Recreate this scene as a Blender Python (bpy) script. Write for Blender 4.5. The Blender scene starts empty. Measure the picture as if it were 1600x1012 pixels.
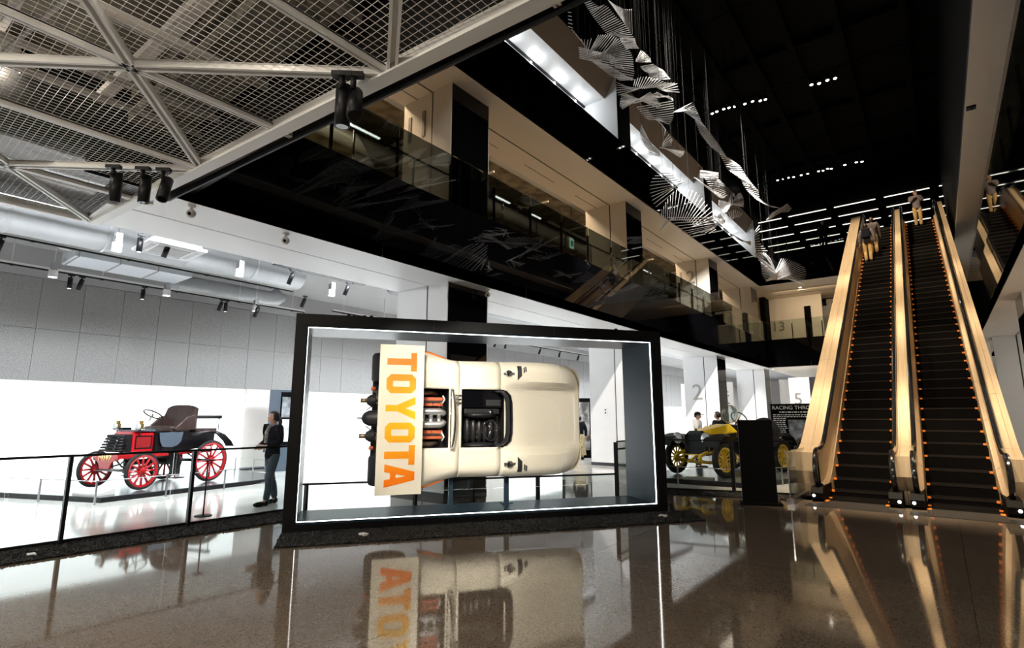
import bpy, bmesh, math, random
import numpy as np
from mathutils import Vector, Matrix, Euler
R = math.radians
C = bpy.context.scene.collection
rnd = random.Random(7)

# ------------------------------------------------------------------ camera
F_PX, H_PX, YAW, HC = 845.0, 146.0, R(38.0), 1.55
TILT = math.atan2(H_PX, F_PX)
cd = bpy.data.cameras.new('camera'); cam = bpy.data.objects.new('camera', cd); C.objects.link(cam)
cd.sensor_width = 36.0; cd.lens = F_PX / 1600 * 36; cd.clip_start = 0.05; cd.clip_end = 300
cam.location = (0, 0, HC); cam.rotation_euler = (R(90) + TILT, 0, YAW)
bpy.context.scene.camera = cam

# ------------------------------------------------------------------ world, exposure, lamps
sc = bpy.context.scene
sc.view_settings.view_transform = 'Standard'; sc.view_settings.look = 'None'
sc.view_settings.gamma = 1.0; sc.view_settings.use_curve_mapping = False
sc.view_settings.exposure = 0.0
w = bpy.data.worlds.new('world'); sc.world = w; w.use_nodes = True
w.node_tree.nodes['Background'].inputs[0].default_value = (0.9, 0.95, 1.0, 1)
w.node_tree.nodes['Background'].inputs[1].default_value = 0.004

def lamp(kind, name, loc, energy, color=(1, 1, 1), target=None, **kw):
    l = bpy.data.lights.new(name, kind); l.energy = energy; l.color = color
    o = bpy.data.objects.new(name, l); C.objects.link(o); o.location = loc
    if target is not None:
        o.rotation_euler = (Vector(target) - Vector(loc)).to_track_quat('-Z', 'Y').to_euler()
    for k, v in kw.items(): setattr(l, k, v)
    return o
WARM = (1.0, 0.74, 0.46); COOL = (0.93, 0.97, 1.0)
# gallery beside the hall: added fill strips, hidden from view behind the soffit edge
for yy, e in ((2.0, 360), (9.5, 390), (17.0, 460), (24.5, 460), (32.0, 460), (40.0, 460), (48.0, 460), (56.0, 400)):
    g = lamp('AREA', 'gallery_fill', (-9.75, yy, 5.22), e*1.2, COOL, None, shape='RECTANGLE', size=0.5, size_y=6.8); g.rotation_euler = (0, R(42), 0); g.data.spread = R(100)
# track spots of the gallery that wash the white column flanks
for yc, e in ((7.75, 240), (16.2, 330), (25.0, 420), (33.5, 420)):
    lamp('SPOT', 'column_spotlight', (-12.6, yc-5.2, 4.6), e*1.1, COOL, (-8.4, yc, 2.3), spot_size=R(58), spot_blend=0.8, shadow_soft_size=0.06)
# warm lamps of the second level gallery
for yy, e in ((6.0, 105), (14.0, 100), (23.0, 100), (31.0, 70)):
    lamp('AREA', 'upper_gallery_lamp', (-9.75, yy, 9.4), e*1.3, WARM, None, shape='RECTANGLE', size=0.4, size_y=5.0).rotation_euler = (0, R(15), 0)
# warm spots of the hall aimed at the escalators, hung on the black ceiling
ESC_SPOTS = [((-2.6, 9.0, 13.6), (-1.4, 13.2, 0.9), 8200, 14), ((1.2, 8.5, 13.6), (0.7, 13.0, 0.9), 8200, 14),
             ((-2.4, 14.0, 13.6), (-0.7, 16.8, 2.8), 6500, 19), ((-2.4, 18.0, 13.6), (-0.7, 20.5, 5.0), 4800, 23), ((-2.4, 21.5, 13.6), (-0.7, 24.0, 7.2), 3200, 28), ((-2.4, 25.0, 13.6), (-0.7, 27.8, 9.4), 1500, 36)]
for a, b, e, ang in ESC_SPOTS:
    lamp('SPOT', 'escalator_spotlight', a, e, (1.0, 0.80, 0.56), b, spot_size=R(ang*2), spot_blend=0.6, shadow_soft_size=0.12)
# lamps of the entrance zone under the mesh ceiling (inside its round fittings)
for p in ((-3.45, 0.85, 5.15), (-7.4, 0.75, 5.15), (-0.5, -0.4, 5.15)):
    lamp('POINT', 'entrance_lamp', p, 52, (1.0, 0.88, 0.72), shadow_soft_size=0.1)
# spots aimed at the racing car: the pair on the mesh ceiling and two more on the hall ceiling
for a, b, e, ang in (((-3.4, 2.65, 3.9), (-5.6, 6.7, 1.7), 800, 17), ((-3.65, 2.6, 3.9), (-6.2, 5.8, 1.6), 850, 17), ((-1.2, 3.2, 4.15), (-5.4, 7.0, 1.6), 520, 17)):
    lamp('SPOT', 'car_spotlight', a, e, (1.0, 0.93, 0.82), b, spot_size=R(ang*2), spot_blend=0.6, shadow_soft_size=0.08)
lamp('SPOT', 'yellow_car_spotlight', (-3.4, 7.5, 13.4), 5200, (1.0, 0.92, 0.8), (-4.7, 14.2, 0.9), spot_size=R(17), spot_blend=0.6, shadow_soft_size=0.08)
# added fill behind the viewer, out of view, to brighten the entrance floor
for p in ((-5.5, -2.4, 4.2), (-1.0, -2.4, 4.2)):
    lamp('AREA', 'entrance_fill', p, 230, (1.0, 0.88, 0.73), (p[0], p[1]+1.6, 0), shape='RECTANGLE', size=2.0, size_y=0.5)
# lamps of the galleries on the right, and the sculpture spots
for yy in (14.0, 22.0, 29.0):
    lamp('AREA', 'right_gallery_lamp', (4.2, yy, 4.2), 60, (1.0, 0.85, 0.68), (4.2, yy, 0), shape='RECTANGLE', size=0.4, size_y=5.0)
lamp('AREA', 'far_hall_fill', (-4.5, 34.0, 4.25), 260, (1.0, 0.93, 0.85), (-4.5, 36.0, 0), shape='RECTANGLE', size=6.0, size_y=0.6)  # added fill laid against the soffit to brighten the far hall
lamp('AREA', 'far_upper_lamp', (-4.0, 34.2, 8.8), 110, WARM, (-4.0, 36.0, 5.8), shape='RECTANGLE', size=6.0, size_y=0.4)
SCULPT_SPOTS = [((-1.0, 4.5, 13.0), (-3.8, 6.3, 9.4), 1000, 18), ((-0.8, 7.5, 13.0), (-3.9, 8.8, 9.2), 1000, 20), ((-1.6, 9.5, 12.5), (-4.0, 12.0, 8.8), 8500, 16), ((-1.6, 14.0, 13.0), (-4.3, 19.0, 9.3), 20000, 13), ((-6.4, 9.8, 13.0), (-4.0, 12.0, 8.6), 2000, 20)]
for a, b, e, ang in SCULPT_SPOTS:
    lamp('SPOT', 'sculpture_spotlight', a, e, (1.0, 0.93, 0.85), b, spot_size=R(ang*2), spot_blend=0.5, shadow_soft_size=0.1)

# ------------------------------------------------------------------ materials
def mat(name, col, rough=0.5, metal=0.0, spec=None, ior=None, emit=None, estr=0.0, noise=None, bump=None, alpha=None, trans=None, coat=0.0):
    m = bpy.data.materials.new(name); m.use_nodes = True
    nt = m.node_tree; b = nt.nodes['Principled BSDF']
    b.inputs['Base Color'].default_value = (*col, 1); b.inputs['Roughness'].default_value = rough; b.inputs['Metallic'].default_value = metal
    if spec is not None: b.inputs['Specular IOR Level'].default_value = spec
    if ior: b.inputs['IOR'].default_value = ior
    if coat: b.inputs['Coat Weight'].default_value = coat; b.inputs['Coat Roughness'].default_value = 0.03
    if emit: b.inputs['Emission Color'].default_value = (*emit, 1); b.inputs['Emission Strength'].default_value = estr
    if trans: b.inputs['Transmission Weight'].default_value = trans
    if noise or bump:
        tc = nt.nodes.new('ShaderNodeTexCoord')
    if noise:   # (scale, detail, second colour, lo, hi)
        n = nt.nodes.new('ShaderNodeTexNoise'); n.inputs['Scale'].default_value = noise[0]; n.inputs['Detail'].default_value = noise[1]
        r = nt.nodes.new('ShaderNodeValToRGB')
        r.color_ramp.elements[0].position = noise[3]; r.color_ramp.elements[0].color = (*noise[2], 1)
        r.color_ramp.elements[1].position = noise[4]; r.color_ramp.elements[1].color = (*col, 1)
        nt.links.new(tc.outputs['Object'], n.inputs['Vector']); nt.links.new(n.outputs[0], r.inputs[0]); nt.links.new(r.outputs[0], b.inputs['Base Color'])
    if bump:
        n2 = nt.nodes.new('ShaderNodeTexNoise'); n2.inputs['Scale'].default_value = bump[0]; n2.inputs['Detail'].default_value = 4
        bp = nt.nodes.new('ShaderNodeBump'); bp.inputs['Strength'].default_value = bump[1]; bp.inputs['Distance'].default_value = bump[2]
        nt.links.new(tc.outputs['Object'], n2.inputs['Vector']); nt.links.new(n2.outputs[0], bp.inputs['Height']); nt.links.new(bp.outputs[0], b.inputs['Normal'])
    return m
def glass(name, tint, refl=0.5):
    m = bpy.data.materials.new(name); m.use_nodes = True; nt = m.node_tree; nt.nodes.clear()
    o = nt.nodes.new('ShaderNodeOutputMaterial'); t = nt.nodes.new('ShaderNodeBsdfTransparent'); g = nt.nodes.new('ShaderNodeBsdfGlossy')
    t.inputs[0].default_value = (*tint, 1); g.inputs['Roughness'].default_value = 0.01
    f = nt.nodes.new('ShaderNodeFresnel'); f.inputs[0].default_value = 1.45
    mm = nt.nodes.new('ShaderNodeMath'); mm.operation = 'MULTIPLY'; mm.inputs[1].default_value = refl
    x = nt.nodes.new('ShaderNodeMixShader')
    nt.links.new(f.outputs[0], mm.inputs[0]); nt.links.new(mm.outputs[0], x.inputs[0])
    nt.links.new(t.outputs[0], x.inputs[1]); nt.links.new(g.outputs[0], x.inputs[2]); nt.links.new(x.outputs[0], o.inputs[0])
    return m
M = {}
M['black_gloss'] = mat('black_gloss', (0.003, 0.003, 0.004), 0.03, ior=1.4)
M['black_paint'] = mat('black_paint', (0.005, 0.005, 0.006), 0.45, spec=0.25)
M['black_matte'] = mat('black_matte', (0.0035, 0.0033, 0.0033), 0.6, spec=0.12)
M['ceiling_black'] = mat('ceiling_black', (0.002, 0.002, 0.002), 0.9, spec=0.1)
M['beam_dark'] = mat('beam_dark', (0.0022, 0.002, 0.0019), 0.8, spec=0.05)
M['white_panel'] = mat('white_panel', (0.80, 0.81, 0.82), 0.45, noise=(1.5, 2, (0.77, 0.78, 0.79), 0.35, 0.65))
M['white_metal'] = mat('white_metal', (0.74, 0.74, 0.72), 0.4)
M['soffit_white'] = mat('soffit_white', (0.90, 0.91, 0.92), 0.4)
M['cream_panel'] = mat('cream_panel', (0.74, 0.69, 0.62), 0.5)
M['reveal'] = mat('reveal', (0.03, 0.03, 0.032), 0.5)
M['skirting'] = mat('skirting', (0.03, 0.032, 0.04), 0.4)
M['concrete'] = mat('concrete', (0.33, 0.33, 0.328), 0.85, noise=(52, 9, (0.205, 0.205, 0.205), 0.34, 0.58), bump=(40, 0.3, 0.006))
M['concrete_brown'] = mat('concrete_brown', (0.15, 0.135, 0.105), 0.85, noise=(9, 7, (0.06, 0.06, 0.05), 0.35, 0.62))
M['concrete_warm'] = mat('concrete_warm', (0.30, 0.26, 0.19), 0.85, noise=(2.5, 7, (0.12, 0.105, 0.075), 0.36, 0.62))
M['plaster_grey'] = mat('plaster_grey', (0.40, 0.40, 0.40), 0.8, noise=(1.2, 3, (0.36, 0.36, 0.37), 0.3, 0.7))
M['plaster_beige'] = mat('plaster_beige', (0.62, 0.59, 0.56), 0.7, noise=(2, 2, (0.59, 0.56, 0.53), 0.3, 0.7))
M['duct'] = mat('duct', (0.50, 0.52, 0.54), 0.45, 0.25, noise=(3, 3, (0.44, 0.46, 0.48), 0.3, 0.7))
M['unit'] = mat('unit', (0.66, 0.70, 0.75), 0.5)
M['glow'] = mat('glow', (0.9, 0.92, 0.93), 0.6, emit=(0.95, 1.0, 1.0), estr=1.35)
M['led'] = mat('led', (1, 1, 1), 0.5, emit=(1.0, 0.97, 0.92), estr=7.0)
M['led_dim'] = mat('led_dim', (1, 1, 1), 0.5, emit=(1.0, 0.93, 0.82), estr=1.8)
M['lamp_face'] = mat('lamp_face', (1, 1, 1), 0.5, emit=(1.0, 0.95, 0.86), estr=12.0)
M['lamp_soft'] = mat('lamp_soft', (1, 1, 1), 0.5, emit=(0.97, 0.99, 1.0), estr=2.5)
M['glass'] = glass('glass', (0.93, 0.96, 0.95), 0.75)
M['glass_grey'] = glass('glass_grey', (0.82, 0.87, 0.84), 0.9)
M['chrome'] = mat('chrome', (0.7, 0.7, 0.7), 0.12, 1.0)
M['steel'] = mat('steel', (0.42, 0.42, 0.44), 0.3, 1.0)
M['brass'] = mat('brass', (0.62, 0.45, 0.16), 0.25, 1.0)
M['rubber'] = mat('rubber', (0.016, 0.016, 0.018), 0.6, spec=0.2)
M['handrail'] = mat('handrail', (0.010, 0.010, 0.011), 0.18, coat=0.5)
M['gravel'] = mat('gravel', (0.030, 0.029, 0.028), 0.5, spec=0.3, noise=(14, 3, (0.004, 0.004, 0.004), 0.4, 0.68))
M['rod'] = mat('rod', (0.90, 0.90, 0.90), 0.4, 0.1); M['wire'] = mat('wire', (0.05, 0.05, 0.05), 0.8, spec=0.1)
M['step'] = mat('step', (0.0025, 0.002, 0.002), 0.8, spec=0.08)
M['step_edge'] = mat('step_edge', (0.012, 0.009, 0.007), 0.6, spec=0.2)
M['step_mark'] = mat('step_mark', (0.85, 0.22, 0.02), 0.5, emit=(1.0, 0.22, 0.02), estr=0.25)
M['grate'] = mat('grate', (0.16, 0.15, 0.14), 0.4, 0.7)
M['grate_dark'] = mat('grate_dark', (0.05, 0.047, 0.044), 0.5, 0.5)

def gold_mat():
    m = mat('gold_panel', (0.88, 0.66, 0.42), 0.36, 0.45); nt = m.node_tree; b = nt.nodes['Principled BSDF']
    tc = nt.nodes.new('ShaderNodeTexCoord'); mp = nt.nodes.new('ShaderNodeMapping'); mp.inputs['Scale'].default_value = (60, 0.6, 0.6)
    n = nt.nodes.new('ShaderNodeTexNoise'); n.inputs['Scale'].default_value = 1.5; n.inputs['Detail'].default_value = 3
    r = nt.nodes.new('ShaderNodeValToRGB'); r.color_ramp.elements[0].position = 0.3; r.color_ramp.elements[0].color = (0.78, 0.56, 0.33, 1)
    r.color_ramp.elements[1].position = 0.7; r.color_ramp.elements[1].color = (0.93, 0.74, 0.50, 1)
    nt.links.new(tc.outputs['Object'], mp.inputs[0]); nt.links.new(mp.outputs[0], n.inputs['Vector']); nt.links.new(n.outputs[0], r.inputs[0]); nt.links.new(r.outputs[0], b.inputs['Base Color'])
    return m
M['gold'] = gold_mat()

def floor_mat(name, base, dark, light, rough, ior, speck=0.5):
    m = bpy.data.materials.new(name); m.use_nodes = True; nt = m.node_tree; b = nt.nodes['Principled BSDF']
    b.inputs['IOR'].default_value = ior
    tc = nt.nodes.new('ShaderNodeTexCoord')
    big = nt.nodes.new('ShaderNodeTexNoise'); big.inputs['Scale'].default_value = 1.1; big.inputs['Detail'].default_value = 5
    r1 = nt.nodes.new('ShaderNodeValToRGB'); r1.color_ramp.elements[0].position = 0.3; r1.color_ramp.elements[0].color = (*[c*0.78 for c in base], 1)
    r1.color_ramp.elements[1].position = 0.7; r1.color_ramp.elements[1].color = (*[c*1.15 for c in base], 1)
    vo = nt.nodes.new('ShaderNodeTexVoronoi'); vo.inputs['Scale'].default_value = 95.0
    r2 = nt.nodes.new('ShaderNodeValToRGB'); r2.color_ramp.elements[0].position = 0.0; r2.color_ramp.elements[0].color = (*dark, 1)
    e = r2.color_ramp.elements.new(0.28); e.color = (*base, 1); r2.color_ramp.elements[-1].position = 0.85; r2.color_ramp.elements[-1].color = (*light, 1)
    mx = nt.nodes.new('ShaderNodeMixRGB'); mx.inputs[0].default_value = speck
    nt.links.new(tc.outputs['Object'], big.inputs['Vector']); nt.links.new(tc.outputs['Object'], vo.inputs['Vector'])
    sep = nt.nodes.new('ShaderNodeSeparateColor'); nt.links.new(vo.outputs['Color'], sep.inputs[0]); nt.links.new(sep.outputs[0], r2.inputs[0])
    nt.links.new(big.outputs[0], r1.inputs[0]); nt.links.new(r1.outputs[0], mx.inputs[1]); nt.links.new(r2.outputs[0], mx.inputs[2]); nt.links.new(mx.outputs[0], b.inputs['Base Color'])
    rr = nt.nodes.new('ShaderNodeMapRange'); rr.inputs[3].default_value = rough*0.85; rr.inputs[4].default_value = rough*1.2
    nt.links.new(big.outputs[0], rr.inputs[0]); nt.links.new(rr.outputs[0], b.inputs['Roughness'])
    n2 = nt.nodes.new('ShaderNodeTexNoise'); n2.inputs['Scale'].default_value = 0.9; n2.inputs['Detail'].default_value = 1
    bp = nt.nodes.new('ShaderNodeBump'); bp.inputs['Strength'].default_value = 0.07; bp.inputs['Distance'].default_value = 0.02
    nt.links.new(tc.outputs['Object'], n2.inputs['Vector']); nt.links.new(n2.outputs[0], bp.inputs['Height']); nt.links.new(bp.outputs[0], b.inputs['Normal'])
    return m
M['floor_brown'] = floor_mat('floor_brown', (0.165, 0.128, 0.096), (0.032, 0.026, 0.021), (0.27, 0.22, 0.17), 0.05, 1.85, 0.5)
M['floor_pale'] = floor_mat('floor_pale', (0.76, 0.745, 0.715), (0.60, 0.57, 0.53), (0.82, 0.81, 0.79), 0.10, 1.6, 0.25)
M['floor_upper'] = mat('floor_upper', (0.50, 0.44, 0.36), 0.35)

# ------------------------------------------------------------------ mesh helpers
class MB:
    def __init__(s): s.V = []; s.F = []; s.M = []; s.S = []
    def add(s, verts, faces, m=0, smooth=False):
        b = len(s.V); s.V += [tuple(v) for v in verts]
        for f in faces: s.F.append([b+i for i in f]); s.M.append(m); s.S.append(smooth)
        return s
    def bx(s, x0, x1, y0, y1, z0, z1, m=0, T=None):
        v = [(x, y, z) for x in (x0, x1) for y in (y0, y1) for z in (z0, z1)]
        if T is not None: v = [tuple(T @ Vector(p)) for p in v]
        return s.add(v, [(0, 1, 3, 2), (4, 6, 7, 5), (0, 4, 5, 1), (2, 3, 7, 6), (0, 2, 6, 4), (1, 5, 7, 3)], m)
    def beam(s, p, q, w, h, m=0, up=(0, 0, 1)):
        p = Vector(p); q = Vector(q); d = (q-p).normalized(); u = Vector(up)
        if abs(d.dot(u)) > 0.98: u = Vector((1, 0, 0))
        a = d.cross(u).normalized()*(w/2); b = a.cross(d).normalized()*(h/2)
        v = [p-a-b, p+a-b, p+a+b, p-a+b, q-a-b, q+a-b, q+a+b, q-a+b]
        return s.add(v, [(3, 2, 1, 0), (4, 5, 6, 7), (0, 1, 5, 4), (1, 2, 6, 5), (2, 3, 7, 6), (3, 0, 4, 7)], m)
    def cyl(s, p, q, r, n=10, r2=None, m=0, caps=True):
        p = Vector(p); q = Vector(q); d = (q-p).normalized(); r2 = r if r2 is None else r2
        u = Vector((0, 0, 1)) if abs(d.z) < 0.95 else Vector((1, 0, 0))
        a = d.cross(u).normalized(); b = d.cross(a)
        v = []
        for k in range(n):
            t = 2*math.pi*k/n; o = a*math.cos(t)+b*math.sin(t); v.append(p+o*r); v.append(q+o*r2)
        s.add(v, [(2*k, 2*k+1, (2*k+3) % (2*n), (2*k+2) % (2*n)) for k in range(n)], m, True)
        if caps:
            s.add([v[2*k] for k in range(n)], [tuple(range(n))], m); s.add([v[2*k+1] for k in range(n)], [tuple(reversed(range(n)))], m)
        return s
    def tube(s, pts, r, n=8, m=0, closed=False):
        pts = [Vector(p) for p in pts]; N = len(pts); v = []; prev = None
        for i, p in enumerate(pts):
            if closed: d = (pts[(i+1) % N]-pts[i-1]).normalized()
            else: d = (pts[min(i+1, N-1)]-pts[max(i-1, 0)]).normalized()
            if prev is None:
                u = Vector((0, 0, 1)) if abs(d.z) < 0.9 else Vector((1, 0, 0)); a = d.cross(u).normalized()
            else: a = (prev - d*prev.dot(d)).normalized()
            prev = a; b = d.cross(a); rr = r[i] if isinstance(r, (list, tuple)) else r
            for k in range(n):
                t = 2*math.pi*k/n; v.append(p+(a*math.cos(t)+b*math.sin(t))*rr)
        f = []
        for i in range(N if closed else N-1):
            j = (i+1) % N
            for k in range(n): f.append((i*n+k, i*n+(k+1) % n, j*n+(k+1) % n, j*n+k))
        s.add(v, f, m, True)
        if not closed:
            s.add([v[k] for k in range(n)], [tuple(reversed(range(n)))], m); s.add([v[(N-1)*n+k] for k in range(n)], [tuple(range(n))], m)
        return s
    def lathe(s, prof, o=(0, 0, 0), axis=(0, 0, 1), n=20, m=0, arc=None):
        o = Vector(o); d = Vector(axis).normalized(); u = Vector((0, 0, 1)) if abs(d.z) < 0.95 else Vector((1, 0, 0))
        a = d.cross(u).normalized(); b = d.cross(a); v = []
        for (r, h) in prof:
            for k in range(n):
                t = 2*math.pi*k/n; v.append(o+d*h+(a*math.cos(t)+b*math.sin(t))*max(r, 1e-4))
        f = [(i*n+k, i*n+(k+1) % n, (i+1)*n+(k+1) % n, (i+1)*n+k) for i in range(len(prof)-1) for k in range(n)]
        return s.add(v, f, m, True)
    def sphere(s, c, r, n=12, k=8, m=0):
        rx, ry, rz = (r, r, r) if not isinstance(r, (tuple, list)) else r
        v = []; 
        for i in range(k+1):
            ph = math.pi*i/k
            for j in range(n):
                t = 2*math.pi*j/n; v.append((c[0]+rx*math.sin(ph)*math.cos(t), c[1]+ry*math.sin(ph)*math.sin(t), c[2]+rz*math.cos(ph)))
        f = [(i*n+j, (i+1)*n+j, (i+1)*n+(j+1) % n, i*n+(j+1) % n) for i in range(k) for j in range(n)]
        return s.add(v, f, m, True)
    def prism(s, poly, h0, h1, T=None, m=0):
        n = len(poly); v = [Vector((p[0], p[1], h0)) for p in poly]+[Vector((p[0], p[1], h1)) for p in poly]
        if T is not None: v = [T @ p for p in v]
        f = [tuple(reversed(range(n))), tuple(range(n, 2*n))]+[(i, (i+1) % n, n+(i+1) % n, n+i) for i in range(n)]
        return s.add(v, f, m)
    def mesh(s, name, mats, sharp=35):
        me = bpy.data.meshes.new(name); me.from_pydata(s.V, [], s.F)
        for x in (mats if isinstance(mats, (list, tuple)) else [mats]): me.materials.append(x)
        me.polygons.foreach_set('material_index', s.M); me.polygons.foreach_set('use_smooth', s.S)
        me.update()
        if any(s.S): me.set_sharp_from_angle(angle=R(sharp))
        return me
    def build(s, name, mats, parent=None, world=False, fix=True, bevel=0.0):
        me = s.mesh(name, mats)
        if fix:
            bm = bmesh.new(); bm.from_mesh(me); bmesh.ops.remove_doubles(bm, verts=bm.verts, dist=1e-5); bmesh.ops.recalc_face_normals(bm, faces=bm.faces); bm.to_mesh(me); bm.free()
        o = bpy.data.objects.new(name, me); C.objects.link(o)
        if bevel:
            bv = o.modifiers.new('b', 'BEVEL'); bv.width = bevel; bv.segments = 2; bv.limit_method = 'ANGLE'
        if parent is not None:
            o.parent = parent
            if world: o.matrix_parent_inverse = parent.matrix_basis.inverted()
        return o
def thing(name, label, cat, loc=(0, 0, 0), rz=0.0, group=None):
    o = bpy.data.objects.new(name, None); C.objects.link(o); o.empty_display_size = 0.1
    o.location = loc; o.rotation_euler = (0, 0, rz); o['label'] = label; o['category'] = cat
    if group: o['group'] = group
    return o
def tag(o, label, cat, group=None):
    o['label'] = label; o['category'] = cat
    if group: o['group'] = group
    return o
def struct(o): o['kind'] = 'structure'; return o
def stuff(o): o['kind'] = 'stuff'; return o
def link_copy(src, parent=None, **kw):
    c = src.copy(); C.objects.link(c)
    if parent is not None: c.parent = parent
    for k, v in kw.items(): setattr(c, k, v)
    return c
def copy_tree(o, loc=None, rz=None, label=None, group=None):
    r = o.copy(); C.objects.link(r)
    if loc is not None: r.location = loc
    if rz is not None: r.rotation_euler = (0, 0, rz)
    if label: r['label'] = label
    if group: r['group'] = group
    for ch in list(o.children):
        c = ch.copy(); C.objects.link(c); c.parent = r
        for g in list(ch.children):
            d = g.copy(); C.objects.link(d); d.parent = c
    return r
def text(s, name, size, extr, m, parent, loc, rot, align='CENTER'):
    cu = bpy.data.curves.new(name, 'FONT'); cu.body = s; cu.size = size; cu.extrude = extr; cu.align_x = align; cu.align_y = 'CENTER'
    cu.materials.append(m); tmp = bpy.data.objects.new(name+'_curve', cu); C.objects.link(tmp)
    dg = bpy.context.evaluated_depsgraph_get(); dg.update(); me = bpy.data.meshes.new_from_object(tmp.evaluated_get(dg)); bpy.data.objects.remove(tmp)
    o = bpy.data.objects.new(name, me); C.objects.link(o); o.parent = parent; o.location = loc; o.rotation_euler = rot
    return o
# photograph pixel -> point, used to survey where things stand
_fh = Vector((-math.sin(YAW), math.cos(YAW), 0)); _rt = Vector((math.cos(YAW), math.sin(YAW), 0)); _up = Vector((0, 0, 1))
_fw = _fh*math.cos(TILT)+_up*math.sin(TILT); _cu = -_fh*math.sin(TILT)+_up*math.cos(TILT)
def ray(x, y): return _fw*F_PX+_rt*(x-800)-_cu*(y-506)
def at(x, y, ax, val):
    d = ray(x, y); o = Vector((0, 0, HC)); return o+d*((val-o[ax])/d[ax])
# ------------------------------------------------------------------ levels and planes of the hall
XF, XC, XI = -7.42, -7.74, -9.30      # left fascia plane, column face, inner edge of the soffit
XR = 1.35                              # right fascia plane
S1, L2, S2, L3 = 4.32, 5.85, 8.86, 10.45
YF = 33.0                              # far fascia plane
XW = -16.6                             # gallery wall
EDGE = lambda x: 2.75+0.058*(x+1.74)   # edge of the mesh ceiling over the entrance

# floor: poured slabs with saw-cut joints
flo = struct(MB().bx(-8.86, 9.0, -6.0, 11.0, -0.30, -0.02).build('floor', M['reveal']))
xs = [-10.15+3.4*k for k in range(7)]; ys = [-4.55+1.85*k for k in range(10)]
def slab_obj(x0, x1, y0, y1, m, parent):
    g = 0.002
    return MB().bx(x0+g, x1-g, y0+g, y1-g, -0.02, 0.0).build('slab', m, parent)
for i in range(len(xs)-1):
    for j in range(len(ys)-1):
        x0, x1, y0, y1 = max(xs[i], -8.86), min(xs[i+1], 9), ys[j], min(ys[j+1], 11.0)
        if x1-x0 > 0.05 and y1-y0 > 0.05: slab_obj(x0, x1, y0, y1, M['floor_brown'], flo)
MB().bx(-8.86, 9.0, 11.0, 12.0, -0.02, 0.0).build('slab', M['floor_brown'], flo)
gal = struct(MB().bx(-17.2, -8.86, -6.0, 12.0, -0.30, -0.02).build('floor', M['reveal']))
for i in range(3):
    for j in range(5): slab_obj(-17.2+2.78*i, -17.2+2.78*(i+1), -6+3.6*j, -6+3.6*(j+1), M['floor_pale'], gal)
gf = struct(MB().bx(-17.2, 9.0, 12.0, 66.0, -0.30, -0.02).build('floor', M['reveal']))
for i in range(5):
    for j in range(13): slab_obj(-17.2+5.24*i, -17.2+5.24*(i+1), 12.0+4*j, 12.0+4*(j+1), M['floor_pale'], gf)

# left gallery wall: concrete panels above, glowing wall below
wl = struct(MB().bx(XW-0.4, XW-0.03, -6, 66, 0, 5.85).build('wall_left', M['plaster_grey']))
yy = -5.4
pan = {}
k = 0
while yy < 64:
    for (z0, z1) in ((2.40, 3.62), (3.62, 4.83)):
        o = MB().bx(XW-0.03, XW+0.012*((k*7 % 3)/3), yy+0.004, yy+0.836, z0+0.004, z1-0.004).build('panel', M['concrete'], wl, fix=False)
    yy += 0.84; k += 1
MB().bx(XW-0.03, XW, -6, 66, 4.84, 5.70).build('plain_band', M['plaster_grey'], wl)
def glow(y0, y1, label):
    t = tag(MB().bx(XW-0.02, XW+0.03, y0, y1, 0.03, 2.34).build('light_wall', M['glow']), label, 'light wall')
    MB().bx(XW-0.02, XW+0.05, y0, y1, 2.34, 2.40).build('top_trim', M['white_metal'], t)
    MB().bx(XW-0.02, XW+0.05, y0, y1, 0.0, 0.03).build('bottom_trim', M['white_metal'], t)
    return t
glow(-6.0, 8.05, 'long glowing white wall behind the red vintage car')
MB().bx(XW-0.02, XW+0.10, 8.05, 9.80, 0.08, 2.40).build('panel', M['plaster_beige'], wl)
MB().bx(XW-0.02, XW+0.09, 8.05, 9.80, 0.0, 0.08).build('skirting_board', M['skirting'], wl)
glow(9.80, 17.2, 'glowing white wall seen through the black display frame')
glow(20.6, 38.0, 'glowing white wall between the columns left of the yellow car')
glow(41.0, 52.0, 'farthest glowing white wall beyond the yellow vintage car')
MB().bx(XW-0.02, XW+0.06, 17.2, 20.6, 0.0, 2.40).build('panel', M['plaster_beige'], wl)

# gallery ceiling and beams
struct(MB().bx(-17.0, XF-0.3, -6, 66, 5.55, 5.70).build('ceiling', M['plaster_grey']))
# back walls that close the galleries
struct(MB().bx(-17.0, XF, 65.7, 66, 0, 5.7).build('wall_back', M['plaster_beige']))
struct(MB().bx(-17.2, 9, -6.2, -6.0, 0, 14.5).build('wall_front', M['plaster_grey']))

# first soffit (left): three strips with two dark reveals
so = struct(MB().bx(XI, XF, 2.0, YF+1.5, S1+0.03, S1+0.25).build('ceiling', M['reveal']))
for (a, b) in ((XI, -8.33), (-8.30, XF)):
    MB().bx(a, b, EDGE(a)-0.28 if a < -9 else EDGE(b)-0.2, YF+1.5, S1, S1+0.03).build('soffit_panel', M['soffit_white'], so)
# left fascia of the second level
wf = struct(MB().bx(XF-0.25, XF-0.01, -6.0, YF, S1+0.26, L2+0.02).build('wall_left', M['black_matte']))
y = 1.55
while y < YF:
    y1 = min(y+4.25, YF); MB().bx(XF-0.01, XF, y+0.003, y1-0.003, S1, L2+0.03).build('fascia_panel', M['black_gloss'], wf); y = y1
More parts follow.
